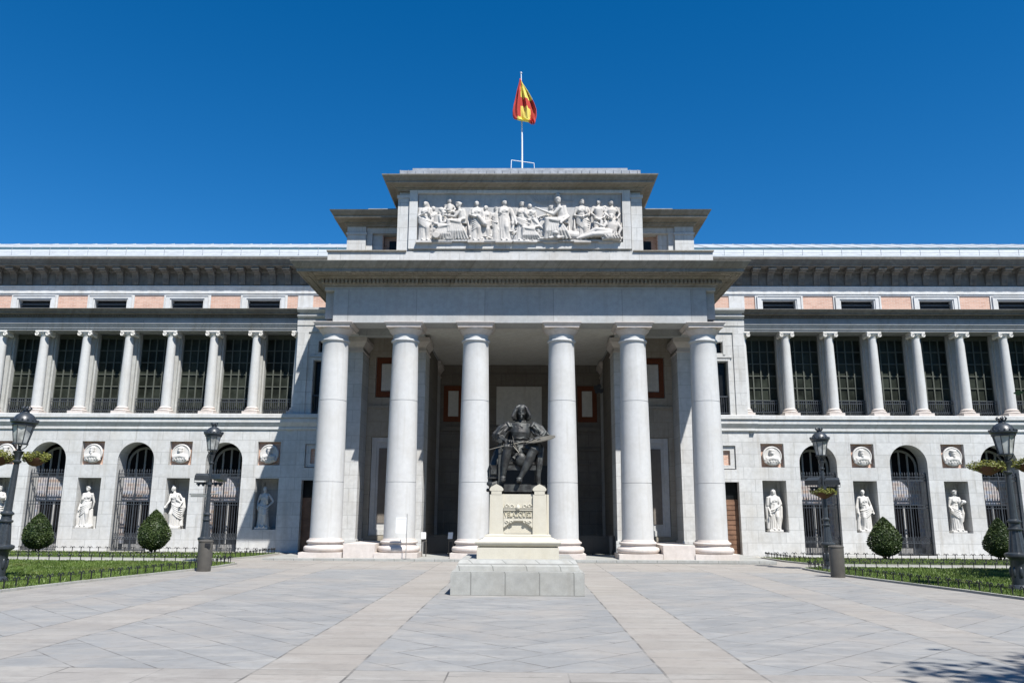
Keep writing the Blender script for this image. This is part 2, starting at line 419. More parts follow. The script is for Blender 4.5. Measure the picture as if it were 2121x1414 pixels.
def wall_panel(mb, x0, x1, z0, z1, y, holes):
    """front sheet with real openings and reveals. holes: ('rect',a,b,c,d,depth) stacked bottom to top, or ('arch',cx,half,bottom,spring,depth)"""
    q = lambda a, b, c, d: mb.quad((a, y, c), (b, y, c), (b, y, d), (a, y, d)) if b - a > 1e-6 and d - c > 1e-6 else None
    zc = z0
    for h in holes:
        if h[0] == 'rect':
            _, a, b, c, d, dp = h
            q(x0, x1, zc, c); q(x0, a, c, d); q(b, x1, c, d); zc = d
            mb.quad((a, y, c), (a, y + dp, c), (a, y + dp, d), (a, y, d)); mb.quad((b, y, c), (b, y, d), (b, y + dp, d), (b, y + dp, c))
            mb.quad((a, y, d), (a, y + dp, d), (b, y + dp, d), (b, y, d)); mb.quad((a, y, c), (b, y, c), (b, y + dp, c), (a, y + dp, c))
        else:
            _, cx, hf, c, sp, dp = h
            q(x0, x1, zc, c); q(x0, cx - hf, c, z1); q(cx + hf, x1, c, z1)
            N = 20; arc = [(cx - hf * math.cos(PI * i / N), sp + hf * math.sin(PI * i / N)) for i in range(N + 1)]
            for i in range(N):
                (xa, za), (xb, zb) = arc[i], arc[i + 1]
                mb.quad((xa, y, za), (xb, y, zb), (xb, y, z1), (xa, y, z1))
                mb.quad((xa, y, za), (xa, y + dp, za), (xb, y + dp, zb), (xb, y, zb))
            for s_ in (-1, 1):
                xx = cx + s_ * hf
                mb.quad((xx, y, c), (xx, y + dp, c), (xx, y + dp, sp), (xx, y, sp))
            zc = z1
    if zc < z1: q(x0, x1, zc, z1)
def gz(x): return -0.003 * x

# ================================================================= GROUND
def tilt_sheet(name, poly, z, mat, kind='structure', th=None):
    mb = MB()
    vs = [(x, y, z + gz(x)) for x, y in poly]
    mb.add(vs, [tuple(range(len(vs)))])
    if th:
        n = len(vs); vb = [(x, y, zz - th) for x, y, zz in vs]
        mb.add(vs + vb, [(i, (i + 1) % n, n + (i + 1) % n, n + i) for i in range(n)])
    o = mb.build(name, mat); tag(o, kind=kind); return o
tilt_sheet('ground', [(-900, -900), (900, -900), (900, 900), (-900, 900)], -0.02, M['asphalt'])
tilt_sheet('plaza_pavement', [(-26, -5), (26, -5), (26, 36), (-26, 36)], -0.001, M['paving'])

# ================================================================= MUSEUM
WY = 34.6
MU = empty('museum_building', (0, WY, 0), 'long grey stone museum with a six column portico, blue-grey in shade', 'museum')
B = 1.9; X0 = 9.78; NB = 12; XE = X0 + B * NB

# ---- wings: lower wall with arches, niches and medallion recesses
def lower_wall(sd):
    mb = MB()
    for k in range(NB):
        a, b = X0 + B * k, X0 + B * (k + 1)
        if k == 0: a += 0
        c = (a + b) / 2
        lo, hi = (a, b) if sd > 0 else (-b, -a); cc = c * sd
        if k % 2 == 0:
            wall_panel(mb, lo, hi, -0.2, 5.12, WY, [('rect', cc - 0.5, cc + 0.5, 0.95, 3.07, 0.95), ('rect', cc - 0.49, cc + 0.49, 3.62, 4.62, 0.20)])
            mb.quad((cc - 0.5, WY + 0.95, 0.95), (cc + 0.5, WY + 0.95, 0.95), (cc + 0.5, WY + 0.95, 3.07), (cc - 0.5, WY + 0.95, 3.07))
            # inner moulded frame of the niche
            for (p, q, r_, s_) in ((cc - 0.5, cc - 0.36, 0.95, 3.07), (cc + 0.36, cc + 0.5, 0.95, 3.07), (cc - 0.36, cc + 0.36, 2.93, 3.07)):
                mb.box(p + .004, q - .004, WY + 0.86, WY + 0.948, r_, s_ - .004)
        else:
            wall_panel(mb, lo, hi, -0.2, 5.12, WY, [('arch', cc, 0.785, 0.04, 3.80, 0.82)])
    mb.box(*( (XE, XE + 0.5) if sd > 0 else (-XE - 0.5, -XE)), WY, 50, -0.2, 13)
    return mb.build('facade_wall', M['granite'], MU)
for sd in (-1, 1): lower_wall(sd)

# brick back of the medallion recesses and the marble medallions
def medallion_mesh(v):
    mb = MB(); rnd = random.Random(v)
    mb.lathe([(0.395, 0), (0.415, 0.05), (0.40, 0.10), (0.36, 0.115), (0.355, 0.085)], n=40)
    mb.xf(Matrix.Rotation(PI / 2, 4, 'X'))          # axis towards -y
    s = len(mb.V); mb2 = mb; mb = MB()
    fx = rnd.choice((-1, 1)) * 0.02
    mb.ball((fx, -0.13, 0.10), (0.085, 0.09, 0.115)); mb.ball((fx, -0.21, 0.085), (0.018, 0.03, 0.03))
    mb.ball((fx - 0.0, -0.14, 0.175), (0.095, 0.085, 0.06)); 
    if v % 3 != 1: mb.ball((fx, -0.18, 0.01), (0.05, 0.05, 0.07))
    if v % 3 == 0: mb.ball((fx, -0.14, 0.2), (0.13, 0.06, 0.035))
    mb.tube([(fx, -0.12, 0.03), (0, -0.12, -0.09)], [0.055, 0.075], 10)
    mb.tube([(-0.24, -0.08, -0.25), (-0.17, -0.11, -0.11), (0, -0.13, -0.075), (0.17, -0.11, -0.11), (0.24, -0.08, -0.25)], [0.07, 0.085, 0.085, 0.085, 0.07], 10)
    mb.ball((0, -0.10, -0.19), (0.2, 0.08, 0.14))
    for i in range(5):
        a = -0.16 + 0.08 * i
        mb.tube([(a, -0.15, -0.08), (a * 1.25 + 0.02, -0.18, -0.2), (a * 0.9, -0.12, -0.25)], 0.02, 6)
    mb.xf(Matrix.Diagonal((1.2, 1.05, 1.25, 1))); mb2.add(mb.V, mb.F)
    return mb2
med_src = []
for v in range(3):
    o = remesh(medallion_mesh(v), 'medallion', M['marble'], 0.016, MU, (0, 0, -50 + v)); med_src.append(o)
used = [False] * 3
bk = {}
for sd in (-1, 1):
    for k in range(0, NB, 2):
        cc = sd * (X0 + B * (k + 0.5))
        mb = MB(); mb.box(cc - 0.49, cc + 0.49, WY + 0.2, WY + 0.3, 3.62, 4.62); mb.build('brick_panel', M['brick'], MU)
        v = (k // 2 + (sd > 0)) % 3; L = (cc, WY + 0.13, 4.10)
        if not used[v]: place(med_src[v], MU, L); used[v] = True
        else: inst(med_src[v], MU, L)

# arch backs: porch wall behind the grille, fanlight, doors
def arch_back():
    mb = MB(); y = 0.80
    lw = MB(); lw.box(-0.60, 0.60, y + 0.0, y + 0.10, 0.03, 0.30)
    mb.box(-0.80, -0.62, y, y + 0.12, 0.325, 3.12); mb.box(0.62, 0.80, y, y + 0.12, 0.325, 3.12)
    mb.box(-0.618, 0.618, y + 0.01, y + 0.10, 2.08, 3.12)
    o = mb.build('porch_wall', M['porch'], MU, (0, 0, -60))
    lw.build('door_sill', M['marble_dull'], o, (0, 0, -60))
    cp = MB(); cp.box(-0.04, 0.04, y + 0.04, y + 0.095, 0.325, 2.08); cp.build('door_mullion', M['marble_dull'], o, (0, 0, -60))
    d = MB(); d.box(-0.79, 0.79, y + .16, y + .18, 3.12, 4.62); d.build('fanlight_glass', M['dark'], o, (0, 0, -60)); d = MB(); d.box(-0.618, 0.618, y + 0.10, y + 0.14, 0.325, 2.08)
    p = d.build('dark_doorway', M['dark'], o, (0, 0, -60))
    f = MB()
    ring = [(0.70 * math.cos(PI * i / 20), 3.70 + 0.70 * math.sin(PI * i / 20)) for i in range(21)]
    f.tube([(-0.70, y + 0.08, 3.13)] + [(x, y + 0.08, z) for x, z in ring[::-1]] + [(0.70, y + 0.08, 3.13)], 0.055, 6)
    for xx in (-0.36, 0, 0.36): f.box(xx - 0.035, xx + 0.035, y + 0.06, y + 0.11, 3.13, 3.70 + math.sqrt(0.49 - xx * xx))
    g = f.build('fanlight_frame', M['fan'], o, (0, 0, -60))
    return o
def grille():
    mb = MB(); n = 15; hw = 0.755
    for i in range(n):
        x = -hw + 2 * hw * i / (n - 1); r = 0.013
        mb.tube([(x, 0, 0.06), (x, 0, 3.30)], r, 5)
        mb.tube([(x, 0, 3.30), (x, 0, 3.36), (x, 0, 3.46)], [0.012, 0.028, 0.003], 5)
        if i < n - 1:
            xm = x + hw / (n - 1)
            mb.tube([(xm, 0, 0.12), (xm, 0, 0.52)], 0.012, 5)
            # lattice of bowed scrolls
            mb.tube([(x, -0.01, 0.56), (xm + 0.02, -0.01, 0.68), (x, -0.01, 0.82)], 0.011, 5)
            mb.tube([(x + 2 * hw / (n - 1), -0.01, 0.56), (xm - 0.02, -0.01, 0.68), (x + 2 * hw / (n - 1), -0.01, 0.82)], 0.011, 5)
            mb.tube([(xm, 0, 3.12), (xm, 0, 3.24)], 0.011, 5)
    for z, h in ((0.06, .03), (0.10, .02), (0.52, .035), (0.58, 0.02), (1.95, .03), (2.08, .03), (3.08, .05), (3.24, .03)):
        mb.box(-0.78, 0.78, -0.018, 0.018, z, z + h)
    for x in (-0.775, 0, 0.775): mb.box(x - 0.022, x + 0.022, -0.03, 0.03, 0.04, 3.3 if x else 3.3)
    return mb.build('iron_grille', M['iron'], MU, (0, 0, -60))
AB, GRL = arch_back(), grille()
first = True
for sd in (-1, 1):
    for k in range(1, NB, 2):
        cc = sd * (X0 + B * (k + 0.5))
        if first:
            place(AB, MU, (cc, WY, 0)); WL[AB.name] = Vector((cc, WY, 0))
            place(GRL, MU, (cc, WY + 0.22, 0)); first = False
            for ch in AB.children: ch.location = (0, 0, 0); WL[ch.name] = Vector((cc, WY, 0))
        else:
            inst(AB, MU, (cc, WY, 0)); inst(GRL, MU, (cc, WY + 0.22, 0))

# ---- string courses
SP = [(-0.25, 5.12), (0.03, 5.12), (0.06, 5.15), (0.06, 5.23), (0.03, 5.25), (0.05, 5.27), (0.16, 5.44), (0.16, 5.575), (0.13, 5.59), (0.13, 5.61), (0.22, 5.63), (0.22, 5.78), (0.20, 5.80), (-0.25, 5.80)]
for sd in (-1, 1):
    mb = MB()
    if sd > 0: mb.sweep([(XE, WY), (9.98, WY), (9.98, WY - 0.1), (7.0, WY - 0.1)][::-1], SP)
    else: mb.sweep([(-XE, WY), (-9.98, WY), (-9.98, WY - 0.1), (-7.0, WY - 0.1)], SP)
    mb.build('string_course', M['granite_plain'], MU)

# ---- gallery: ionic columns, piers, windows, railings
GZ = 5.80; CZ0, CZ1 = GZ, 9.50
def ionic():
    sh = MB(); sh.lathe([(0.215, 6.13 - GZ), (0.213, 7.2 - GZ), (0.175, 9.27 - GZ)], n=24)
    o = sh.build('ionic_column', M['granite_col'], MU, (0, 0, -60), smooth=True)
    b = MB(); b.box(-0.33, 0.33, -0.33, 0.33, 0.0, 0.13)
    b.lathe([(0.30, 0.13), (0.325, 0.17), (0.30, 0.215), (0.26, 0.225), (0.25, 0.245), (0.275, 0.255), (0.28, 0.285), (0.25, 0.305), (0.235, 0.31), (0.215, 0.34)], n=24)
    b.build('column_base', M['base_stone'], o, (0, 0, -60), smooth=True)
    c = MB(); z = 9.27 - GZ
    c.lathe([(0.19, z - 0.01), (0.20, z + 0.02), (0.18, z + 0.03), (0.25, z + 0.10), (0.2, z + 0.12)], n=24)
    c.box(-0.30, 0.30, -0.24, 0.24, z + 0.12, z + 0.17); c.box(-0.31, 0.31, -0.27, 0.27, z + 0.17, z + 0.228)
    for sx in (-1, 1):
        c.tube([(sx * 0.235, -0.26, z + 0.075), (sx * 0.235, 0, z + 0.075), (sx * 0.235, 0.26, z + 0.075)], [0.088, 0.06, 0.088], 16)
        c.tube([(sx * 0.235 + 0.07 * math.cos(t), -0.265, z + 0.075 + 0.07 * math.sin(t)) for t in [2 * PI * i / 16 for i in range(17)]], 0.017, 6)
        c.ball((sx * 0.235, -0.265, z + 0.075), (0.024, 0.03, 0.024), 8, 6)
    c.build('column_capital', M['lime_plain'], o, (0, 0, -60), smooth=True)
    return o
ION = ionic(); first = True
for sd in (-1, 1):
    for k in range(NB + 1):
        L = (sd * (X0 + B * k + (0.0 if k else -0.02)), WY + 0.25, GZ)
        if first:
            place(ION, MU, L); WL[ION.name] = Vector(L); first = False
            for ch in ION.children: ch.location = (0, 0, 0); WL[ch.name] = Vector(L)
        else: inst(ION, MU, L)
PY = WY + 0.60       # pier front
def pier():
    mb = MB()
    mb.box(-0.20, 0.20, PY, PY + 1.2, GZ, 9.5); mb.box(-0.265, 0.265, PY + 0.12, PY + 1.2, GZ, 9.5)
    mb.box(-0.24, 0.24, PY - 0.04, PY + .1, GZ, GZ + 0.16)
    mb.box(-0.25, 0.25, PY - 0.06, PY + .1, 9.30, 9.495)
    return mb
for sd in (-1, 1):
    for k in range(NB + 1):
        m_ = pier(); m_.build('window_pier', M['pier'], MU, (sd * (X0 + B * k), 0, 0))
def big_window():
    y = PY + 0.34; wd = 0.69
    f = MB()
    for x in (-wd, -wd / 2, 0, wd / 2, wd): f.box(x - 0.026, x + 0.026, y, y + 0.05, GZ + 0.05, 9.4)
    z = GZ + 0.78 + 0.02
    while z < 9.35:
        f.box(-wd, wd, y + 0.003, y + 0.045, z - 0.02, z + 0.02); z += 0.545
    f.box(-wd, wd, y - 0.01, y + 0.06, GZ, GZ + 0.08); f.box(-wd, wd, y - 0.01, y + 0.06, 9.36, 9.5)
    o = f.build('gallery_window', M['muntin'], MU, (0, 0, -60))
    g = MB(); g.box(-0.75, 0.75, y + 0.052, y + 0.07, GZ, 9.5); g.build('pane', M['glass'], o, (0, 0, -60))
    r = MB(); yr = y - 0.20
    n = 15
    for i in range(n):
        x = -0.62 + 1.24 * i / (n - 1)
        r.tube([(x, yr, GZ + 0.25), (x, yr, GZ + 0.74)], 0.014, 5)
        if i < n - 1:
            xm = x + 0.62 / (n - 1)
            r.tube([(xm + 0.034 * math.cos(t), yr, GZ + 0.14 + 0.06 * math.sin(t)) for t in [2 * PI * i2 / 8 for i2 in range(9)]], 0.011, 4)
    for z_ in (0.04, 0.24, 0.62, 0.74): r.box(-0.64, 0.64, yr - 0.015, yr + 0.015, GZ + z_, GZ + z_ + 0.028)
    r.build('balcony_railing', M['iron'], o, (0, 0, -60))
    return o
BW = big_window(); first = True
for sd in (-1, 1):
    for k in range(NB):
        L = (sd * (X0 + B * (k + 0.5)), 0, 0)
        if first:
            place(BW, MU, L); WL[BW.name] = Vector(L); first = False
            for ch in BW.children: ch.location = (0, 0, 0); WL[ch.name] = Vector(L)
        else: inst(BW, MU, L)
mb = MB()
for sd in (-1, 1):
    a, b = (9.5, XE + .4) if sd > 0 else (-XE - .4, -9.5)
    mb.box(a, b, WY - 0.1, WY + 1.2, 5.4, GZ - 0.003)       # gallery floor
    mb.box(a, b, WY + 1.25, WY + 1.5, GZ, 9.5)            # dark wall behind glass
mb.build('gallery_floor', M['granite_plain'], MU)

# ---- gallery entablature with its cornice
EP = [(-0.85, 9.50), (0.0, 9.50), (0.0, 9.58), (0.035, 9.585), (0.035, 9.68), (0.07, 9.69), (0.07, 9.76), (0.11, 9.775), (0.11, 9.81), (0.0, 9.82), (0.0, 10.08), (0.05, 10.10), (0.05, 10.20), (0.14, 10.22), (0.24, 10.235), (0.25, 10.30), (0.28, 10.31), (0.37, 10.41), (0.37, 10.43), (-0.85, 10.47)]
for sd in (-1, 1):
    lo = [(9.72, WY), (XE, WY)] if sd > 0 else [(-XE, WY), (-9.72, WY)]
    a = [p for p in EP if p[1] <= 10.08] + [(-0.85, 10.08)]
    b = [(-0.85, 10.083)] + [p for p in EP if p[1] > 10.08]
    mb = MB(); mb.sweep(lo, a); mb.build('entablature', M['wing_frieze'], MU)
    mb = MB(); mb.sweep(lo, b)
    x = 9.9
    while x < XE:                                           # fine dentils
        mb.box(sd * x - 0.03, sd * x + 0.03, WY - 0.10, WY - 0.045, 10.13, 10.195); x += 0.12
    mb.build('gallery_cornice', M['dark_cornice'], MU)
mb = MB()
for sd in (-1, 1):
    a, b = (7.4, XE) if sd > 0 else (-XE, -7.4)
    mb.box(a, b, WY + 0.85, 38.4, 10.2, 10.44)
mb.build('gallery_roof', M['zinc_grey'], MU)

# ---- attic storey, set back
AY = 38.3
def attic(sd):
    st = MB(); cur = 3.0
    def bp(a, b):
        br = MB(); br.box(*sorted((sd * a, sd * b)), AY, AY + 0.2, 10.3, 12.13); br.build('attic_brick_wall', M['brick'], MU)
    for k in range(0, 6):
        cx = 12.63 + 3.8 * k
        edge = cx - 1.16
        if k == 0:
            # plain stone block next to the portico
            st.box(*sorted((sd * 10.20, sd * 10.95)), AY - 0.03, AY + .3, 10.3, 12.13)
            bp(8.6, 10.2); cur = 10.95
        bp(cur, edge)
        cur = cx + 1.16
    st.build('attic_stone_block', M['granite_plain'], MU)
attic(-1); attic(1)
def attic_window():
    f = MB(); y = AY
    for p in ((-1.16, -0.80, 10.3, 12.13), (0.80, 1.16, 10.3, 12.13)):
        f.box(p[0], p[1], y - 0.05, y + 0.35, p[2], p[3])
    f.box(-0.80, 0.80, y - 0.05, y + 0.35, 11.90, 12.13)
    for s_ in (-1, 1):
        a, b = sorted((s_ * 0.86, s_ * 1.05)); f.box(a, b, y - 0.09, y - 0.052, 10.3, 12.075)
        f.box(*sorted((s_ * 1.05, s_ * 1.075)), y - 0.12, y - 0.052, 10.3, 12.10)
    f.box(-0.86, 0.86, y - 0.09, y - 0.052, 11.955, 12.075); f.box(-1.05, 1.05, y - 0.12, y - 0.052, 12.078, 12.10)
    o = f.build('attic_window', M['granite_plain'], MU, (0, 0, -60))
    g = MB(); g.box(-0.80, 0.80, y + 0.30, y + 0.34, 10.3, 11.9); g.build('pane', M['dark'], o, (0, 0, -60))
    s = MB()
    for z in (10.7, 10.9, 11.1, 11.3, 11.5, 11.66): 
        s.add([(-0.79, y + 0.14, z), (0.79, y + 0.14, z), (0.79, y + 0.28, z + 0.15), (-0.79, y + 0.28, z + 0.15)], [(0, 1, 2, 3)])
        s.box(-0.79, 0.79, y + .12, y + .14, z - 0.012, z + .012)
    s.build('louvre', M['louver'], o, (0, 0, -60))
    return o
AW = attic_window(); first = True
for sd in (-1, 1):
    for k in range(0, 6):
        L = (sd * (12.63 + 3.8 * k), 0, 0)
        if first:
            place(AW, MU, L); WL[AW.name] = Vector(L); first = False
            for ch in AW.children: ch.location = (0, 0, 0); WL[ch.name] = Vector(L)
        else: inst(AW, MU, L)
FP = [(-0.4, 12.13), (0.04, 12.13), (0.04, 12.20), (0.08, 12.21), (0.08, 12.25), (0.03, 12.26), (0.03, 12.40), (0.06, 12.45), (0.06, 12.50), (0.10, 12.54), (0.10, 12.60), (0.02, 12.62), (-0.4, 12.62)]
CP = [(-0.4, 12.623), (0.02, 12.623), (0.02, 13.26), (0.12, 13.30), (0.14, 13.45), (0.68, 13.46), (0.70, 13.56), (0.74, 13.57), (0.76, 13.62), (0.85, 13.75), (0.86, 13.84), (-0.4, 13.9)]
for sd in (-1, 1):
    lo = [(4.6, AY), (XE, AY)] if sd > 0 else [(-XE, AY), (-4.6, AY)]
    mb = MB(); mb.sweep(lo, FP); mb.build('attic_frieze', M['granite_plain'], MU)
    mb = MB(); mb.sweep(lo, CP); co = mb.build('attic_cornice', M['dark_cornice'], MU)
    if sd < 0: coL = co
    else: coR = co
def bracket():
    mb = MB()
    mb.prism([(0.0, 12.66), (-0.06, 12.66), (-0.10, 12.78), (-0.12, 12.95), (-0.19, 13.14), (-0.30, 13.24), (0.0, 13.24)], -0.15, 0.15)
    for x in (-0.10, -0.035, 0.035, 0.10):
        mb.prism([(0.0, 12.68), (-0.075, 12.68), (-0.115, 12.78), (-0.135, 12.95), (-0.205, 13.14), (-0.30, 13.215), (0.0, 13.215)], x - 0.013, x + 0.013)
    mb.box(-0.19, 0.19, -0.60, 0.0, 13.31, 13.458); mb.box(-0.17, 0.17, -0.53, 0.0, 13.25, 13.308)
    return mb.build('bracket', M['dark_cornice'], coL, (0, 0, -60))
BR = bracket(); first = True
for sd, co in ((-1, coL), (1, coR)):
    x = 8.45
    while x < 29:
        L = (sd * x, AY, 0)
        if first: place(BR, co, L); first = False
        else: inst(BR, co, L)
        x += 0.76

# ---- wing roofs
def roof(sd):
    a, b = (4.7, XE) if sd > 0 else (-XE, -4.7)
    mb = MB()
    s = lambda Y, k: 1.6 + k * Y
    mb.add([(a, 37.48, 13.87), (b, 37.48, 13.87), (b, 38.7, s(38.7, .3385) - 0.06), (a, 38.7, s(38.7, .3385) - .06)], [(0, 1, 2, 3)])
    mb.add([(a, 38.9, s(38.9, .3405) - .06), (b, 38.9, s(38.9, .3405) - .06), (b, 43.0, s(43.0, .3462) - .08), (a, 43.0, s(43.0, .3462) - .08)], [(0, 1, 2, 3)])
    mb.add([(a, 43.0, s(43.0, .3462) - .08), (b, 43.0, s(43.0, .3462) - .08), (b, 50, 13), (a, 50, 13)], [(0, 1, 2, 3)])
    mb.add([(a, 37.48, 13.87), (b, 37.48, 13.87), (b, 37.48, 13.92), (a, 37.48, 13.92)], [(0, 1, 2, 3)])
    x = 5.2
    while x < XE:
        p0 = Vector((sd * x, 38.9, s(38.9, .3405) - .05)); p1 = Vector((sd * x, 43.0, s(43.0, .3462) - .07)); mb.tube([p0, p1], 0.02, 4)
        x += 1.1
    o = mb.build('zinc_roof', M['zinc'], MU)
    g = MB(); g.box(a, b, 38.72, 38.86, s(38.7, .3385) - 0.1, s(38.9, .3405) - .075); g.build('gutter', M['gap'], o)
    r = MB(); x = 5.2
    while x < XE:
        r.tube([(sd * x, 37.7, 13.9), (sd * x, 37.7, 14.42)], 0.012, 4); x += 0.95
    for z, yy in ((14.40, 37.7), (14.16, 37.7)): r.tube([(a, yy, z), (b, yy, z)], 0.009, 4)
    r.build('roof_railing', M['zinc_grey'], o)
roof(-1); roof(1)
mb = MB(); mb.box(-XE - .3, XE + .3, 44, 50, -0.2, 12.5); mb.box(-XE, -5.2, AY + 0.4, 44, 0, 12.6); mb.box(5.2, XE, AY + 0.4, 44, 0, 12.6); mb.build('rear_block', M['granite_plain'], MU)

# ---- end bays beside the portico
def end_bay(sd):
    mb = MB(); y = WY - 0.08
    lo, hi = (7.40, 9.76) if sd > 0 else (-9.76, -7.40)
    c = 8.60 * sd
    wall_panel(mb, lo, hi, -0.2, 5.12, y, [('rect', c - 0.63, c + 0.63, -0.1, 3.0, 0.5), ('rect', c - 0.56, c + 0.56, 3.52, 4.52, 0.22)])
    wall_panel(mb, lo, hi, 5.80, 9.42, y, [('rect', c - 0.40, c + 0.40, 5.80, 8.15, 0.45), ('rect', c - 0.22, c + 0.22, 8.52, 9.02, 0.3)])
    # corner strip proud of the bay
    e = 9.76 * sd
    mb.box(*sorted((e, e - sd * 0.48)), y - 0.05, y - 0.003, 5.80, 9.42)
    mb.box(e - 0.002 if sd > 0 else e, e + (0 if sd > 0 else 0.002), y, WY + 1.3, 5.8, 9.42)
    # mouldings round the window
    for p, q, r_, s_ in ((-0.52, -0.42, 5.8, 8.27), (0.42, 0.52, 5.8, 8.27), (-0.42, 0.42, 8.17, 8.27)):
        mb.box(c + p, c + q, y - 0.04, y - 0.003, r_, s_)
    mb.box(c - 0.6, c + 0.6, y - 0.07, y - 0.003, 8.30, 8.36)
    mb.box(c - 0.43, c - 0.24, y - 0.03, y - 0.003, 8.44, 9.08); mb.box(c + 0.24, c + 0.34, y - 0.03, y - 0.003, 8.44, 9.08)
    # frame of the brick panel
    for p, q, r_, s_ in ((-0.54, -0.34, 3.56, 4.5), (0.34, 0.54, 3.56, 4.5), (-0.34, 0.34, 3.56, 3.70), (-0.34, 0.34, 4.32, 4.5)):
        mb.box(c + p, c + q, y + 0.08, y + 0.21, r_, s_)
    mb.sweep([(7.3 * sd, y), (9.80 * sd, y)] if sd > 0 else [(-9.80, y), (-7.3, y)],
             [(-0.4, 9.42), (0.05, 9.42), (0.05, 9.70), (0.08, 9.72), (0.08, 9.94), (0.02, 9.95), (0.02, 10.02), (0.10, 10.05), (0.18, 10.12), (0.18, 10.16), (0.10, 10.17), (0.10, 10.23), (0.30, 10.38), (0.30, 10.47), (-0.4, 10.5)])
    o = mb.build('end_bay_wall', M['granite'], MU)
    b = MB(); b.box(c - 0.34, c + 0.34, y + 0.19, y + 0.25, 3.7, 4.32); b.build('brick_panel', M['brick'], MU)
    d = MB(); d.box(c - 0.63, c + 0.63, y + 0.30, y + 0.36, -0.1, 2.28)
    for i in range(11): d.box(c - 0.58, c + 0.58, y + 0.28, y + 0.297, 0.05 + 0.2 * i, 0.22 + 0.2 * i)
    dd = d.build('plank_door', M['wood'], MU)
    g = MB(); g.box(c - 0.63, c + 0.63, y + 0.32, y + 0.38, 2.28, 3.0); g.build('door_light', M['dark_glass'], dd)
    wn = MB(); wn.box(c - 0.40, c - 0.36, y + 0.24, y + 0.30, 5.80, 8.15); wn.box(c + 0.36, c + 0.40, y + 0.24, y + 0.30, 5.80, 8.15); wn.box(c - 0.02, c + 0.02, y + 0.24, y + 0.30, 5.80, 8.15); wn.box(c - 0.22, c + 0.22, y + 0.25, y + 0.29, 8.52, 8.56)
    wo = wn.build('balcony_window', M['muntin'], MU)
    g = MB(); g.box(c - 0.40, c + 0.40, y + 0.30, y + 0.34, 5.8, 8.15); g.box(c - 0.22, c + 0.22, y + 0.28, y + 0.30, 8.52, 9.02); g.build('pane', M['dark_glass'], wo)
    r = MB()
    for i in range(9): r.tube([(c - 0.38 + 0.095 * i, y + 0.08, 5.82), (c - 0.38 + 0.095 * i, y + 0.08, 6.62)], 0.013, 5)
    r.box(c - 0.4, c + 0.4, y + 0.06, y + 0.10, 6.6, 6.65); r.box(c - 0.4, c + 0.4, y + 0.06, y + 0.10, 5.9, 5.93)
    r.build('balcony_railing', M['iron'], wo)
end_bay(-1); end_bay(1)

# ================================================================= PORTICO
FZ = 0.09
mb = MB(); mb.box(-8.9, 8.9, 28.85, 39.2, -0.3, FZ)
for i in range(18): pass
mb.build('portico_step', M['step_stone'], MU)
CX = [-7.03, -4.35, -1.66, 1.60, 4.31, 6.98]
def doric():
    p = [(0.57, 0.76)]
    for i in range(1, 13):
        t = i / 12; z = 0.76 + (7.98 - 0.76) * t
        p.append((0.57 - 0.088 * t ** 1.5, z))
    q = []
    for (r0, z0_), (r1, z1_) in zip(p[:-1], p[1:]):
        q.append((r0, z0_))
        for g in (2.75, 5.75):
            if z0_ < g < z1_:
                t = (g - z0_) / (z1_ - z0_); r = r0 + (r1 - r0) * t
                q += [(r, g - 0.012), (r - 0.012, g - 0.008), (r - 0.012, g + 0.008), (r, g + 0.012)]
    q.append(p[-1])
    q += [(0.485, 7.99), (0.53, 8.0), (0.545, 8.04), (0.53, 8.08), (0.475, 8.09), (0.475, 8.27)]
    q = [(r, z - FZ) for r, z in q]
    m1 = MB(); m1.lathe(q, n=56)
    o = m1.build('doric_column', M['granite_col'], MU, (0, 0, -60), smooth=True, angle=R(30))
    b = MB(); h = FZ
    b.box(-0.77, 0.77, -0.77, 0.77, 0.0, 0.18)
    tor = [(0.70, 0.182)] + [(0.68 + 0.09 * math.cos(a), 0.295 + 0.105 * math.sin(a)) for a in [(-0.42 + 0.84 * i / 8) * PI for i in range(9)]]
    tor += [(0.64, 0.405), (0.635, 0.43), (0.615, 0.46), (0.615, 0.475)]
    tor += [(0.625 + 0.055 * math.cos(a), 0.535 + 0.05 * math.sin(a)) for a in [(-0.42 + 0.84 * i / 6) * PI for i in range(7)]]
    tor += [(0.61, 0.59), (0.605, 0.625), (0.585, 0.63), (0.57, 0.672)]
    b.lathe(tor, n=56); b.build('column_base', M['base_stone'], o, (0, 0, -60), smooth=True, angle=R(35))
    c = MB()
    c.lathe([(0.475, 8.265 - h), (0.49, 8.27 - h), (0.50, 8.29 - h), (0.56, 8.36 - h), (0.62, 8.42 - h), (0.645, 8.475 - h), (0.63, 8.50 - h)], n=48)
    c.box(-0.65, 0.65, -0.65, 0.65, 8.49 - h, 8.56 - h)
    c.add([(-0.66, -0.66, 8.561 - h), (0.66, -0.66, 8.561 - h), (0.66, 0.66, 8.561 - h), (-0.66, 0.66, 8.561 - h),
           (-0.73, -0.73, 8.655 - h), (0.73, -0.73, 8.655 - h), (0.73, 0.73, 8.655 - h), (-0.73, 0.73, 8.655 - h),
           (-0.73, -0.73, 8.68 - h), (0.73, -0.73, 8.68 - h), (0.73, 0.73, 8.68 - h), (-0.73, 0.73, 8.68 - h)],
          [(3, 2, 1, 0), (0, 1, 5, 4), (1, 2, 6, 5), (2, 3, 7, 6), (3, 0, 4, 7), (4, 5, 9, 8), (5, 6, 10, 9), (6, 7, 11, 10), (7, 4, 8, 11), (8, 9, 10, 11)])
    c.build('column_capital', M['base_stone'], o, (0, 0, -60), smooth=True, angle=R(35))
    return o
DO = doric()
for i, x in enumerate(CX):
    L = (x, 30.1, FZ)
    if i == 0:
        place(DO, MU, L); WL[DO.name] = Vector(L)
        for ch in DO.children: ch.location = (0, 0, 0); WL[ch.name] = Vector(L)
    else: inst(DO, MU, L)
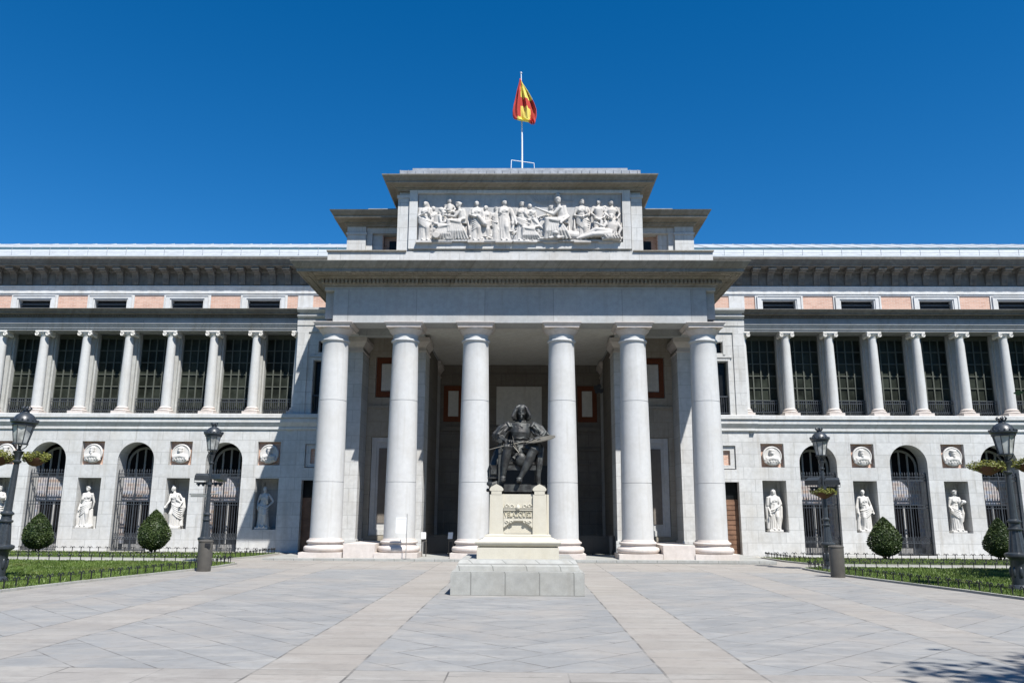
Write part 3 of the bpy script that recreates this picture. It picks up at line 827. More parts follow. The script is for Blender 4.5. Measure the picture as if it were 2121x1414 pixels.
# cheek blocks between the outer columns
for s_ in (-1, 1):
    mb = MB(); a, b = sorted((s_ * 5.1, s_ * 6.22)); mb.box(a, b, 29.38, 33.2, FZ, 0.57); mb.build('cheek_block', M['base_stone'], MU)

# beams, frieze
mb = MB()
mb.box(-7.07, 7.07, 29.6, 30.6, 8.682, 10.08); mb.box(-7.44, 7.44, 29.61, 30.55, 9.95, 10.078)
for s_ in (-1, 1):
    a, b = sorted((s_ * 7.45, s_ * 6.5)); mb.box(a, b, 30.603, WY - 0.1, 8.682, 10.08)
    a, b = sorted((s_ * 7.45, s_ * 7.073)); mb.box(a, b, 29.9, 30.60, 8.9, 10.08)
    a, b = sorted((s_ * 4.85, s_ * 3.85)); mb.box(a, b, 30.603, 39.0, 8.682, 9.6)
mb.box(-6.5, -4.85, 31.9, 32.3, 8.682, 9.3); mb.box(4.85, 6.5, 31.9, 32.3, 8.682, 9.3)
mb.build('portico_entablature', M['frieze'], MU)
mb = MB()
mb.box(-3.85, 3.85, 30.603, 39.3, 8.78, 8.9); mb.box(-6.5, -4.85, 30.603, 34.7, 9.0, 9.2); mb.box(4.85, 6.5, 30.603, 34.7, 9.0, 9.2)
mb.build('portico_ceiling', M['plaster'], MU)
PP = [(-0.5, 10.083), (0.05, 10.083), (0.06, 10.14), (0.09, 10.16), (0.10, 10.18), (0.12, 10.18), (0.12, 10.335), (0.26, 10.34), (0.27, 10.37), (0.31, 10.41), (0.32, 10.45), (0.82, 10.455), (0.82, 10.435), (0.87, 10.435), (0.87, 10.56), (0.90, 10.57), (0.95, 10.62), (1.05, 10.74), (1.08, 10.79), (1.08, 10.81), (-0.5, 10.92)]
mb = MB(); path = [(-7.45, 36.5), (-7.45, 29.6), (7.45, 29.6), (7.45, 36.5)]
mb.sweep(path, PP)
x = -7.48
while x <= 7.5:
    mb.box(x - 0.045, x + 0.045, 29.6 - 0.23, 29.6 - 0.121, 10.19, 10.332); x += 0.1495
for s_ in (-1, 1):
    y = 29.55
    while y < 34.4:
        mb.box(*sorted((s_ * 7.571, s_ * 7.68)), y - 0.045, y + 0.045, 10.19, 10.332); y += 0.15
# carved soffit: rows of small raised panels
rnd = random.Random(3)
x = -8.1
while x < 8.1:
    for j in range(2):
        yy = 28.83 + 0.22 * j
        if rnd.random() < 0.93: mb.box(x, x + 0.145, yy, yy + 0.15, 10.425 + 0.012 * rnd.random(), 10.454)
    x += 0.18
for s_ in (-1, 1):
    y = 29.3
    while y < 36:
        for j in range(2):
            xx = 7.79 + 0.22 * j
            mb.box(*sorted((s_ * xx, s_ * (xx + 0.15))), y, y + 0.145, 10.425 + 0.012 * rnd.random(), 10.454)
        y += 0.18
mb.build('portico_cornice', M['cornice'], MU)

# antae, recess walls and panels behind the columns
def anta(x, y, wdt, dp, z0=FZ, cap=True):
    a = MB(); a.box(x - wdt / 2, x + wdt / 2, y, y + dp, z0, 8.25); a.box(x - wdt / 2 - 0.06, x + wdt / 2 + 0.06, y - 0.06, y + dp, z0, z0 + 0.55)
    o = a.build('pilaster', M['granite'], MU)
    c = MB(); h = wdt / 2
    c.box(x - h - 0.04, x + h + 0.04, y - 0.04, y + dp, 8.10, 8.16)
    c.box(x - h, x + h, y - 0.003, y + dp, 8.165, 8.3)
    c.add([(x - h, y, 8.3), (x + h, y, 8.3), (x + h, y + dp, 8.3), (x - h, y + dp, 8.3), (x - h - 0.15, y - 0.17, 8.5), (x + h + 0.15, y - 0.17, 8.5), (x + h + 0.15, y + dp, 8.5), (x - h - 0.15, y + dp, 8.5)],
          [(0, 1, 5, 4), (1, 2, 6, 5), (3, 0, 4, 7), (4, 5, 6, 7)])
    c.box(x - h - 0.17, x + h + 0.17, y - 0.19, y + dp, 8.503, 8.68)
    c.build('pilaster_capital', M['base_stone'], o)
for s_ in (-1, 1):
    anta(s_ * 6.83, 32.3, 0.84, 1.35); anta(s_ * 4.25, 32.3, 0.84, 1.35)
    anta(s_ * 4.32, 37.5, 0.86, 1.4)
for s_ in (-1, 1):
    mb = MB(); c = s_ * 5.56
    lo, hi = sorted((s_ * 6.45, s_ * 4.6))
    wall_panel(mb, lo, hi, FZ, 9.0, 33.7, [('rect', c - 0.62, c + 0.62, 0.75, 4.76, 0.12), ('rect', c - 0.55, c + 0.55, 6.42, 8.15, 0.10)])
    mb.box(lo + .05, hi - .05, 33.62, 33.697, 5.95, 6.07)
    # outer side walls of the portico end
    mb.box(*sorted((s_ * 7.42, s_ * 6.4)), 33.72, 35.2, FZ, 8.68)
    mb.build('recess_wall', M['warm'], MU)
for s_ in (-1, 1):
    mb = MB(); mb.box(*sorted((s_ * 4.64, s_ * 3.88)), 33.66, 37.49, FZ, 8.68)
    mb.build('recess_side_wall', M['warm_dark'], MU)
for s_ in (-1, 1):
    c = s_ * 5.56
    f = MB(); y = 33.735
    for p, q, r_, t_ in ((-0.85, -0.52, 6.42, 8.15), (0.52, 0.85, 6.42, 8.15), (-0.52, 0.52, 6.42, 6.70), (-0.52, 0.52, 7.87, 8.15)): f.box(c + p * 0.62 , c + q * 0.62, y, y + 0.06, r_ + .02, t_ - .02)
    fo = f.build('terracotta_frame', M['terracotta'], MU)
    p_ = MB(); p_.box(c - 0.30, c + 0.30, y - 0.01, y + 0.05, 6.72, 7.85); p_.build('white_panel', M['plaster'], fo)
    f = MB(); f.box(c - 0.56, c + 0.56, 33.80, 33.84, 6.41, 8.16)
    f.box(c - 0.63, c + 0.63, 33.82, 33.88, 0.75, 4.76)
    for p, q, r_, t_ in ((-0.60, -0.40, 0.78, 4.74), (0.40, 0.60, 0.78, 4.74), (-0.40, 0.40, 4.54, 4.74), (-0.40, 0.40, 0.78, 1.0)): f.box(c + p, c + q, 33.76, 33.818, r_, t_)
    f.build('blind_door_surround', M['granite_plain'], MU)
    f = MB(); f.box(c - 0.30, c + 0.30, 33.79, 33.818, 1.25, 4.30); f.build('blind_door_panel', M['recess'], MU)
# back wall of the deep recess
mb = MB()
BY = 39.0
mb.box(-4.4, 4.4, BY, BY + 0.3, FZ, 8.78)
mb.box(-3.8, 3.8, BY - 0.10, BY - 0.003, 8.36, 8.78); mb.box(-3.8, 3.8, BY - 0.14, BY - 0.003, 5.55, 5.75); mb.box(-3.8, 3.8, BY - 0.12, BY - 0.003, 4.62, 4.72)
for s_ in (-1, 1):
    c = s_ * 2.75
    for (w_, z0_, z1_) in ((0.95, 2.75, 4.05), (0.95, 0.3, 2.35)):
        for p, q, r_, t_ in ((-w_, -w_ + 0.10, z0_, z1_), (w_ - 0.10, w_, z0_, z1_), (-w_ + .1, w_ - .1, z1_ - 0.10, z1_), (-w_ + .1, w_ - .1, z0_, z0_ + 0.10)):
            mb.box(c + p, c + q, BY - 0.08, BY - 0.003, r_, t_)
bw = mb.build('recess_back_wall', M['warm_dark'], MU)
f = MB(); f.box(-1.15, 1.05, BY - 0.05, BY - 0.003, 5.85, 7.72); f.build('plain_wall_panel', M['plaster'], bw)
# engraved lettering on the side panels, two short words in the shade
def text_mesh(txt, size, depth):
    cu = bpy.data.curves.new('letters', 'FONT'); cu.body = txt; cu.size = size; cu.extrude = depth; cu.align_x = 'CENTER'
    o = bpy.data.objects.new('letters', cu); SC.collection.objects.link(o)
    dg = bpy.context.evaluated_depsgraph_get(); dg.update()
    me = bpy.data.meshes.new_from_object(o.evaluated_get(dg)); bpy.data.objects.remove(o)
    me.transform(Matrix.Rotation(PI / 2, 4, 'X')); return me
for s_, t_ in ((-1, 'IIA'), (1, 'ILA')):
    me = text_mesh(t_, 0.42, 0.02); me.materials.append(M['recess'])
    link('carved_letters', me, bw, (s_ * 2.9, BY - 0.03, 3.25))
for s_ in (-1, 1):
    f = MB(); c = s_ * 3.22; y = BY - 0.06
    a, b = (-0.60, 0.34) if s_ < 0 else (-0.34, 0.60)
    for p, q, r_, t_ in ((a, a + 0.22, 6.0, 7.75), (b - 0.22, b, 6.0, 7.75), (a + .22, b - .22, 6.0, 6.25), (a + .22, b - .22, 7.5, 7.75)): f.box(c + p - s_ * 0.1, c + q - s_ * 0.1, y, y + 0.05, r_, t_)
    fo = f.build('terracotta_frame', M['terracotta'], MU)
    p_ = MB(); p_.box(c + a + .225 - s_ * 0.1, c + b - .225 - s_ * 0.1, y - 0.01, y + 0.04, 6.255, 7.495); p_.build('white_panel', M['plaster'], fo)
f = MB(); f.box(-1.5, 1.5, BY - 0.12, BY - 0.02, FZ, 3.9)
f.build('main_door', M['black'], MU)

# ---- attic of the portico
mb = MB()
mb.box(-7.40, 7.40, 29.6, 34, 10.80, 11.49)
mb.box(-4.72, 4.72, 29.75, 34, 11.493, 14.0)            # core
for s_ in (-1, 1): mb.box(*sorted((s_ * 4.76, s_ * 4.33)), 29.66, 29.747, 11.49, 13.75); mb.box(*sorted((s_ * 4.80, s_ * 4.30)), 29.62, 29.7, 13.70, 13.82)
# frame round the relief
for p, q, r_, t_ in ((-4.30, -3.98, 11.60, 14.0), (3.98, 4.30, 11.60, 14.0), (-3.98, 3.98, 11.60, 11.86), (-3.98, 3.98, 13.88, 14.0)):
    mb.box(p, q, 29.56, 29.747, r_, t_)
mb.box(-4.32, 4.32, 29.70, 29.747, 11.495, 11.6)
mb.build('attic_block', M['granite'], MU)
mb = MB(); mb.box(-7.44, 7.44, 29.55, 30.5, 11.493, 11.53)
mb.box(-7.44, -4.78, 30.502, 34, 11.493, 11.53); mb.box(4.78, 7.44, 30.502, 34, 11.493, 11.53)
m2 = MB()
for s_ in (-1, 1): m2.box(*sorted((s_ * 7.44, s_ * 4.36)), 29.53, 34, 11.493, 11.535)
m2.build('attic_ledge', M['cornice'], MU)
TP = [(-0.5, 13.98), (0.02, 13.98), (0.04, 14.04), (0.10, 14.06), (0.10, 14.10), (0.16, 14.13), (0.20, 14.155), (0.43, 14.16), (0.43, 14.25), (0.46, 14.26), (0.50, 14.33), (0.57, 14.40), (0.585, 14.44), (0.585, 14.455), (-0.5, 14.52)]
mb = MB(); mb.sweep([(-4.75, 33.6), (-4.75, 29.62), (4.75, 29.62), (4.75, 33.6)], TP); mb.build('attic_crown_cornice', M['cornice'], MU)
mb = MB(); mb.box(-4.72, 4.72, 29.5, 33.5, 14.45, 14.80); mb.box(-4.25, 4.25, 29.75, 33.3, 14.80, 15.0)
x = -4.7
while x < 4.7: mb.box(x, x + 0.03, 29.47, 29.5, 14.5, 14.8); x += 0.31
mb.build('lead_roof', M['zinc_grey'], MU)
# lower side blocks behind
def side_block(s_):
    Y2 = 31.5
    mb = MB()
    q = lambda a, b, y0, y1, z0, z1: mb.box(*sorted((s_ * a, s_ * b)), y0, y1, z0, z1)
    q(7.12, 6.35, Y2, 36, 11.49, 13.2); q(6.35, 6.1, Y2 + 0.12, 36, 11.49, 13.2); q(6.1, 5.7, Y2 + 0.25, 36, 11.49, 13.2)
    q(5.7, 4.6, Y2 + 0.25, 36, 12.93, 13.2); q(7.16, 6.3, Y2 - 0.04, Y2 - .003, 12.86, 12.94); q(6.33, 4.6, Y2 + 0.1, Y2 + .25, 12.95, 13.2)
    o = mb.build('side_block', M['granite'], MU)
    b = MB(); b.box(*sorted((s_ * 5.7, s_ * 4.6)), Y2 + 0.55, Y2 + 0.65, 11.49, 12.93); b.box(*sorted((s_ * 5.70, s_ * 5.66)), Y2 + 0.26, Y2 + .547, 11.53, 12.92)
    b.build('brick_reveal', M['brick'], o)
    g = MB(); g.box(*sorted((s_ * 5.45, s_ * 5.02)), Y2 + 0.50, Y2 + 0.547, 11.5, 12.74); g.build('side_window', M['dark_glass'], o)
    c = MB(); prof = [(-0.5, 13.2), (0.02, 13.2), (0.05, 13.28), (0.12, 13.30), (0.12, 13.36), (0.22, 13.42), (0.48, 13.43), (0.48, 13.53), (0.53, 13.55), (0.62, 13.68), (0.64, 13.72), (-0.5, 13.78)]
    if s_ > 0: c.sweep([(4.7, Y2), (7.12, Y2), (7.12, 36.5)], prof)
    else: c.sweep([(-7.12, 36.5), (-7.12, Y2), (-4.7, Y2)], prof)
    c.build('side_block_cornice', M['cornice'], MU)
    r = MB(); r.box(*sorted((s_ * 6.3, s_ * 4.6)), 31.5, 35.5, 13.74, 14.0); r.box(*sorted((s_ * 5.9, s_ * 4.6)), 32, 35, 14.0, 14.1); r.build('lead_roof', M['zinc_grey'], MU)
side_block(-1); side_block(1)

# ================================================================= FIGURES
def V3(*a): return Vector(a)
def folds(n, amp, ph=0.0, tw=1.5, grow=True):
    return lambda a, t: 1 + (amp * (t if grow else 1)) * (0.7 * math.sin(n * a + ph + tw * t) + 0.45 * math.sin((n + 3) * a - ph * 1.7 - tw * t))
def head(mb, c, s=1.0, yaw=0.0, hair='bun', beard=False, tiltx=0.0):
    """head of height about .23*s centred at c, face towards -y"""
    rot = Matrix.Rotation(yaw, 3, 'Z') @ Matrix.Rotation(tiltx, 3, 'X'); C_ = Vector(c)
    P = lambda x, y, z: C_ + rot @ Vector((x * s, y * s, z * s))
    S = lambda *r: tuple(v * s for v in r)
    mb.ball(C_, S(0.078, 0.094, 0.108), 14, 10, rot)
    mb.ball(P(0, -0.055, -0.055), S(0.05, 0.045, 0.05), 10, 8, rot)          # jaw
    mb.tube([P(0, -0.088, 0.03), P(0, -0.108, -0.012), P(0, -0.096, -0.022)], [0.010 * s, 0.016 * s, 0.014 * s], 6)
    mb.tube([P(-0.05, -0.078, 0.028), P(0, -0.096, 0.034), P(0.05, -0.078, 0.028)], 0.010 * s, 6)   # brow
    mb.ball(P(0, -0.092, -0.052), S(0.024, 0.014, 0.010), 8, 6, rot)         # lips
    for sx in (-1, 1): mb.ball(P(sx * 0.08, 0, -0.005), S(0.012, 0.022, 0.032), 8, 6, rot)
    if hair in ('bun', 'band'):
        mb.ball(P(0, 0.012, 0.035), S(0.092, 0.098, 0.092), 14, 10, rot); mb.ball(P(0, 0.105, 0.03 if hair == 'band' else 0.09), S(0.05, 0.05, 0.05), 10, 8, rot)
        mb.tube([P(-0.085, -0.03, 0.045), P(-0.05, -0.085, 0.075), P(0, -0.1, 0.088), P(0.05, -0.085, 0.075), P(0.085, -0.03, 0.045)], 0.018 * s, 6)
    if hair == 'top': mb.ball(P(0, 0.0, 0.15), S(0.04, 0.04, 0.05), 10, 8, rot); mb.ball(P(0, 0.012, 0.04), S(0.092, 0.1, 0.085), 14, 10, rot)
    if hair == 'short': mb.ball(P(0, 0.015, 0.03), S(0.09, 0.1, 0.092), 14, 10, rot)
    if hair == 'long':
        mb.ball(P(0, 0.02, 0.03), S(0.1, 0.105, 0.1), 14, 10, rot); mb.ball(P(0, 0.07, -0.09), S(0.095, 0.06, 0.13), 12, 8, rot)
    if hair == 'veil':
        mb.tube([P(0, 0.02, 0.13), P(0, 0.03, 0.05), P(0, 0.05, -0.1), P(0, 0.07, -0.32)], [(0.04 * s, 0.05 * s), (0.11 * s, 0.1 * s), (0.125 * s, 0.08 * s), (0.22 * s, 0.07 * s)], 16)
    if hair == 'helmet':
        mb.ball(P(0, 0.01, 0.06), S(0.105, 0.115, 0.1), 14, 10, rot)
        mb.tube([P(0, -0.09, 0.15), P(0, 0.0, 0.22), P(0, 0.12, 0.16), P(0, 0.16, 0.0)], [0.03 * s, 0.06 * s, 0.07 * s, 0.04 * s], 8)
    if beard:
        mb.tube([P(0, -0.075, -0.06), P(0, -0.09, -0.13), P(0.01, -0.075, -0.21)], [0.06 * s, 0.055 * s, 0.02 * s], 10)
def arm(mb, sh, el, ha, r=(0.055, 0.043, 0.028), hand=True, sleeve=False):
    sh, el, ha = map(Vector, (sh, el, ha))
    mb.tube([sh, sh.lerp(el, .5), el], [r[0], r[0] * .95, r[1]], 10); mb.tube([el, el.lerp(ha, .45), ha], [r[1], r[1] * .9, r[2]], 10)
    mb.ball(sh, r[0] * 1.1, 10, 8); mb.ball(el, r[1] * 1.02, 10, 8)
    if sleeve: mb.tube([sh, sh.lerp(el, .5), el], [r[0] * 1.4, r[0] * 1.7, r[0] * 1.55], 12, fold=folds(5, 0.12))
    if hand:
        d = (ha - el).normalized(); k = r[2] / 0.028
        mb.ball(ha + d * 0.05 * k, (0.034 * k, 0.024 * k, 0.045 * k), 8, 6, d.to_track_quat('Z', 'Y').to_matrix())
        sd = d.cross(Vector((0, 1, 0.3))).normalized()
        for i in range(4):
            o = sd * (0.02 * (i - 1.5) * k); L = (0.07, 0.082, 0.078, 0.062)[i] * k
            a = ha + d * 0.075 * k + o; b = a + d * L * 0.55; c = b + (d * 0.75 + Vector((0, -0.2, -0.6)) * 0.5).normalized() * L * 0.45
            mb.tube([a, b, c], [0.010 * k, 0.009 * k, 0.007 * k], 6)
        t0 = ha + d * 0.03 * k - sd * 0.03 * k; mb.tube([t0, t0 + (d - sd * 0.8) * 0.03 * k, t0 + (d * 1.3 - sd * 0.9) * 0.045 * k], [0.011 * k, 0.01 * k, 0.008 * k], 6)

def draped(seed, pose):
    """standing draped figure 1.74 high on a block, facing -y, feet at z=.12"""
    r = random.Random(seed); mb = MB(); p = pose
    hip = p.get('hip', 0.04); lean = p.get('lean', 0.0)
    mb.box(-0.30, 0.28, -0.24, 0.24, 0, 0.10)
    mb.ball((0, 0, 0.10), (0.26, 0.2, 0.05))
    sp = [V3(0, 0.01, 0.10), V3(hip * .3, 0, 0.40), V3(hip * .8, -0.01, 0.75), V3(hip, 0, 0.98), V3(hip * .4 + lean * .4, 0.0, 1.16), V3(lean, 0.0, 1.36), V3(lean * 1.2, 0.01, 1.50)]
    mb.tube(sp[::-1][0:1] + sp[::-1][1:], [(0.10, 0.07), (0.185, 0.115), (0.15, 0.115), (0.195, 0.135), (0.20, 0.15), (0.215, 0.165), (0.25, 0.19)], 40, fold=folds(p.get('n', 9), 0.16, r.random() * 6, 2.2))
    # bent knee pushing through the cloth
    kx = p.get('knee', 0.09); mb.tube([V3(kx * .6 + hip * .5, -0.05, 0.92), V3(kx, -0.15, 0.62), V3(kx * 1.05, -0.10, 0.20)], [0.105, 0.085, 0.06], 12)
    for sx in (-0.09, kx): mb.ball((sx + 0.01, -0.19, 0.125), (0.045, 0.09, 0.035), 10, 6)
    # long hanging folds
    for i in range(11):
        a = -2.6 + 4.1 * i / 10 + r.uniform(-.1, .1); x0, y0 = 0.185 * math.cos(a), 0.13 * math.sin(a) - .0
        x1, y1 = 0.235 * math.cos(a + .12), 0.175 * math.sin(a + .12)
        mb.tube([V3(hip + x0 * .85, y0 * .9, 0.95 + r.uniform(-.05, .1)), V3(hip * .5 + (x0 + x1) / 2, (y0 + y1) / 2, 0.55), V3(x1, y1, 0.13)], [0.012, 0.022, 0.026], 6)
    # mantle rolls slung over the hips and a shoulder
    s_ = p.get('mantle', 1)
    for i in range(p.get('rolls', 5)):
        z = 1.02 - 0.075 * i; dz = 0.10 + 0.02 * i
        pts = []
        for j in range(13):
            a = -PI * 0.1 - PI * 0.8 * j / 12 if True else 0
            a = PI + (PI) * j / 12
            pts.append(V3(hip * .8 + 0.225 * math.cos(a), 0.175 * math.sin(a), z - s_ * dz * math.cos(a) - 0.07 * math.sin(PI * j / 12)))
        mb.tube(pts, 0.026 + 0.004 * r.random(), 7)
    mb.tube([V3(-s_ * -0.20 + hip, -0.05, 1.08), V3(s_ * 0.14 + lean, -0.13, 1.22), V3(s_ * 0.13 + lean, -0.09, 1.40), V3(s_ * 0.12 + lean, 0.06, 1.46)], [0.04, 0.05, 0.055, 0.05], 8)
    if p.get('trunk'): mb.tube([V3(p['trunk'], 0.06, 0.08), V3(p['trunk'] * .9, 0.05, 0.45), V3(p['trunk'] * .8, 0.05, 0.8)], [0.10, 0.075, 0.07], 10, fold=folds(4, .12))
    # chest
    for sx in (-1, 1):
        mb.ball((lean + sx * 0.075, -0.095, 1.30), (0.062, 0.05, 0.058), 10, 8)
        mb.ball((lean + sx * 0.165, 0.0, 1.42), (0.07, 0.062, 0.06), 10, 8)
        for i in range(3): mb.tube([V3(lean + sx * 0.11, -0.06, 1.44), V3(lean + sx * (0.02 + .02 * i), -0.125, 1.36 - .03 * i), V3(lean, -0.12, 1.33 - 0.05 * i)], 0.012, 6)
    mb.tube([V3(lean - .14, -0.05, 1.17), V3(lean, -0.13, 1.15), V3(lean + .14, -0.05, 1.17)], 0.016, 6)
    mb.tube([V3(lean * 1.2, 0.0, 1.46), V3(lean * 1.4 + p.get('hx', 0) * .5, -0.01, 1.56)], [0.06, 0.05], 12)
    head(mb, (lean * 1.4 + p.get('hx', 0), -0.02, 1.655), 0.98, p.get('yaw', 0), p.get('hair', 'bun'), p.get('beard', False), p.get('nod', 0))
    for sx, key in ((-1, 'aL'), (1, 'aR')):
        el, ha = p.get(key, ((sx * 0.26, 0.03, 1.12), (sx * 0.27, -0.10, 0.88)))
        arm(mb, (lean + sx * 0.185, 0.0, 1.42), el, ha, sleeve=p.get('sleeve', False))
    for t in p.get('props', []):
        if t[0] == 'ball': mb.ball(t[1], t[2], 10, 8)
        elif t[0] == 'box': mb.box(*t[1])
        else: mb.tube(t[1], t[2], 8)
    return mb

POSES = {
 'L3': dict(hair='band', yaw=-0.3, hip=-0.04, mantle=-1, knee=0.10, aL=((-0.27, 0.0, 1.10), (-0.25, -0.13, 0.86)), aR=((0.27, 0.05, 1.10), (0.22, 0.06, 0.84)), trunk=0.24, props=[('tube', [V3(-.27, -.1, .9), V3(-.3, -.1, .45), V3(-.28, -0.05, .12)], [.05, .07, .09])]),
 'L2': dict(hair='top', yaw=-0.8, hip=0.09, lean=-0.05, nod=0.25, mantle=1, knee=-0.12, rolls=6, hx=-0.05, aL=((-0.24, -0.10, 1.14), (-0.30, -0.22, 0.98)), aR=((0.30, 0.02, 1.18), (0.28, -0.16, 1.02)), props=[('tube', [V3(.30, .05, 1.3), V3(.36, .03, .9), V3(.26, .05, .5), V3(.30, .04, .12)], [.05, .08, .07, .09])]),
 'L1': dict(hair='short', yaw=0.3, hip=-0.05, mantle=1, knee=0.10, aL=((-0.28, 0.0, 1.12), (-0.22, -0.18, 0.96)), aR=((0.36, 0.05, 1.16), (0.20, -0.05, 0.98)), trunk=-0.22),
 'R1': dict(hair='veil', yaw=-0.25, hip=0.02, mantle=-1, knee=0.09, rolls=2, n=7, sleeve=True, aL=((-0.25, 0.0, 1.08), (-0.20, -0.16, 0.78)), aR=((0.27, -0.02, 1.12), (0.12, -0.20, 1.04)), props=[('tube', [V3(-.22, 0.05, 1.45), V3(-.29, .03, 1.0), V3(-.27, .0, .5), V3(-.26, 0.02, .14)], [.06, .08, .08, .08]), ('tube', [V3(.22, 0.05, 1.45), V3(.29, .03, 1.0), V3(.27, .0, .6), V3(.22, 0.02, .2)], [.06, .09, .08, .05])]),
 'R2': dict(hair='short', yaw=-0.2, hip=0.05, lean=-0.03, mantle=-1, knee=-0.10, aL=((-0.26, 0.05, 1.12), (-0.28, -0.08, 0.86)), aR=((0.27, 0.0, 1.12), (0.30, -0.12, 0.88)), trunk=-0.26, props=[('tube', [V3(-.25, .0, 1.4), V3(-.33, -.02, 1.0), V3(-.28, .0, .55), V3(-.3, 0, .12)], [.04, .08, .08, .09])]),
 'R3': dict(hair='band', yaw=0.5, hip=-0.03, mantle=1, knee=0.10, aL=((-0.26, -0.02, 1.10), (-0.24, -0.16, 0.98)), aR=((0.28, -0.02, 1.18), (0.18, -0.22, 1.20)), props=[('ball', (0.26, -0.20, 1.27), (0.12, 0.09, 0.085)), ('ball', (0.20, -0.24, 1.31), 0.05), ('tube', [V3(.26, .02, 1.1), V3(.30, .0, .8), V3(.24, 0, .45)], [.05, .07, .05])]),
}
def stx(sd, k): return sd * (X0 + B * (k + 0.5))
SL = [(-1, 0, 'L1', 'shaded white marble statue with hand on hip in the niche nearest the portico, left wing'),
      (-1, 2, 'L2', 'white marble statue of a stooping woman with topknot in the niche behind the round shrub'),
      (-1, 4, 'L3', 'white marble draped woman with both arms lowered in the niche between two left arches'),
      (-1, 6, 'R3', 'white marble statue only partly seen in the niche at the far left edge'),
      (1, 0, 'R1', 'white marble veiled woman with hands before her in the niche beside the plank door'),
      (1, 2, 'R2', 'white marble short haired figure, arms down, in the middle niche of the right wing'),
      (1, 4, 'R3b', 'white marble draped figure carrying fruit on its arm in the rightmost visible niche')]
for i, (sd, k, pz, lab) in enumerate(SL):
    mb = draped(11 + i, POSES[pz.replace('b', '')])
    o = remesh(mb, 'niche_statue', M['marble'], 0.0135, None, (stx(sd, k) - (0.13 if sd < 0 else 0.0), WY + 0.27, 0.95), smooth_it=1)
    tag(o, lab, 'statue', 'marble statues in the wall niches')

# ---- relief of the attic: figures half sunk in the panel
RX0, RZ0, RY = -3.95, 11.88, 29.66
mb = MB(); mb.box(-3.96, 3.96, RY + 0.02, RY + 0.08, 11.865, 13.875)
for i in range(9):                                  # hanging drapery behind the goddess
    x = 0.35 + i * 0.13; mb.tube([V3(x, RY + .02, 13.86), V3(x + 0.2 - i * .02, RY, 13.6), V3(x + .75, RY + .02, 13.35 + .03 * i)], 0.02, 5)
mb.add(*(lambda b: (b.V, b.F))(MB().box(-3.9, 3.9, RY - 0.20, RY + .02, 11.865, 11.93)))
RP = mb.build('relief_panel', M['marble_dull'], MU)
def px2x(px): return (px - 1077) * 0.01863
def rfig(mb, name='relief_figure', x=0, s=1.0, flat_=1.0):
    mb.xf(Matrix.Translation((x, RY - 0.02, RZ0 + 0.03)) @ Matrix.Diagonal((s * 1.1, s * flat_, s, 1)))
    return remesh(mb, name, M['relief'], 0.021, RP)
def standing(px, s, **p):
    m_ = draped(int(px), p)
    m_.V = m_.V  # block is sunk in the base strip
    m_.xf(Matrix.Translation((0, 0, -0.11))); rfig(m_, x=px2x(px), s=s)
def seated(px, s, face, seed=1, hair='bun', beard=False, bare=False, seat=0.45, armf=None, drape=True, yaw=None):
    """seated in profile, knees towards face (+1 right / -1 left)"""
    f = face; m_ = MB(); r = random.Random(seed)
    m_.box(-0.25, 0.25, 0.0, 0.25, 0, seat)
    m_.tube([V3(-0.02 * f, 0, seat + 0.08), V3(-0.04 * f, -0.02, seat + 0.35), V3(0.05 * f, -0.04, seat + 0.62)], [(0.19, 0.15), (0.16, 0.13), (0.19, 0.12)], 20, fold=(None if bare else folds(7, .08)))
    hy = -0.05; H_ = (0.10 * f, hy, seat + 0.84)
    m_.tube([V3(0.06 * f, -0.03, seat + 0.6), H_], [0.06, 0.05], 10)
    head(m_, H_, 1.0, (f * 1.1) if yaw is None else yaw, hair, beard)
    for yy, kz in ((-0.16, 0.05), (0.0, 0.0)):
        m_.tube([V3(0, yy, seat + 0.08), V3(0.42 * f, yy - .04, seat + 0.10 + kz), V3(0.50 * f - kz * f, yy, 0.02)], [0.13, 0.10, 0.055], 12)
        m_.ball((0.56 * f, yy, 0.05), (0.10, 0.04, 0.04), 8, 6)
    if drape:
        for i in range(8):
            a = i / 7; m_.tube([V3((0.05 + .35 * a) * f, -0.22, seat + 0.12 - .03 * a), V3((-0.12 + 0.55 * a) * f, -0.24, seat * .55), V3((-0.25 + .75 * a) * f, -0.16, 0.03)], [0.03, 0.045, 0.04], 7)
        m_.tube([V3(-0.15 * f, -0.15, seat + .25), V3(0.1 * f, -0.22, seat + 0.16), V3(0.42 * f, -0.2, seat + 0.18)], [0.05, 0.06, 0.05], 8)
    a1 = armf or [((0.22 * f, -0.16, seat + 0.32), (0.46 * f, -0.18, seat + 0.36)), ((0.18 * f, 0.0, seat + 0.34), (0.42 * f, -0.06, seat + 0.50))]
    for (el, ha), yy in zip(a1, (-0.14, 0.06)): arm(m_, (0.05 * f, yy, seat + 0.56), el, ha, (0.06, 0.05, 0.034))
    rfig(m_, x=px2x(px), s=s)
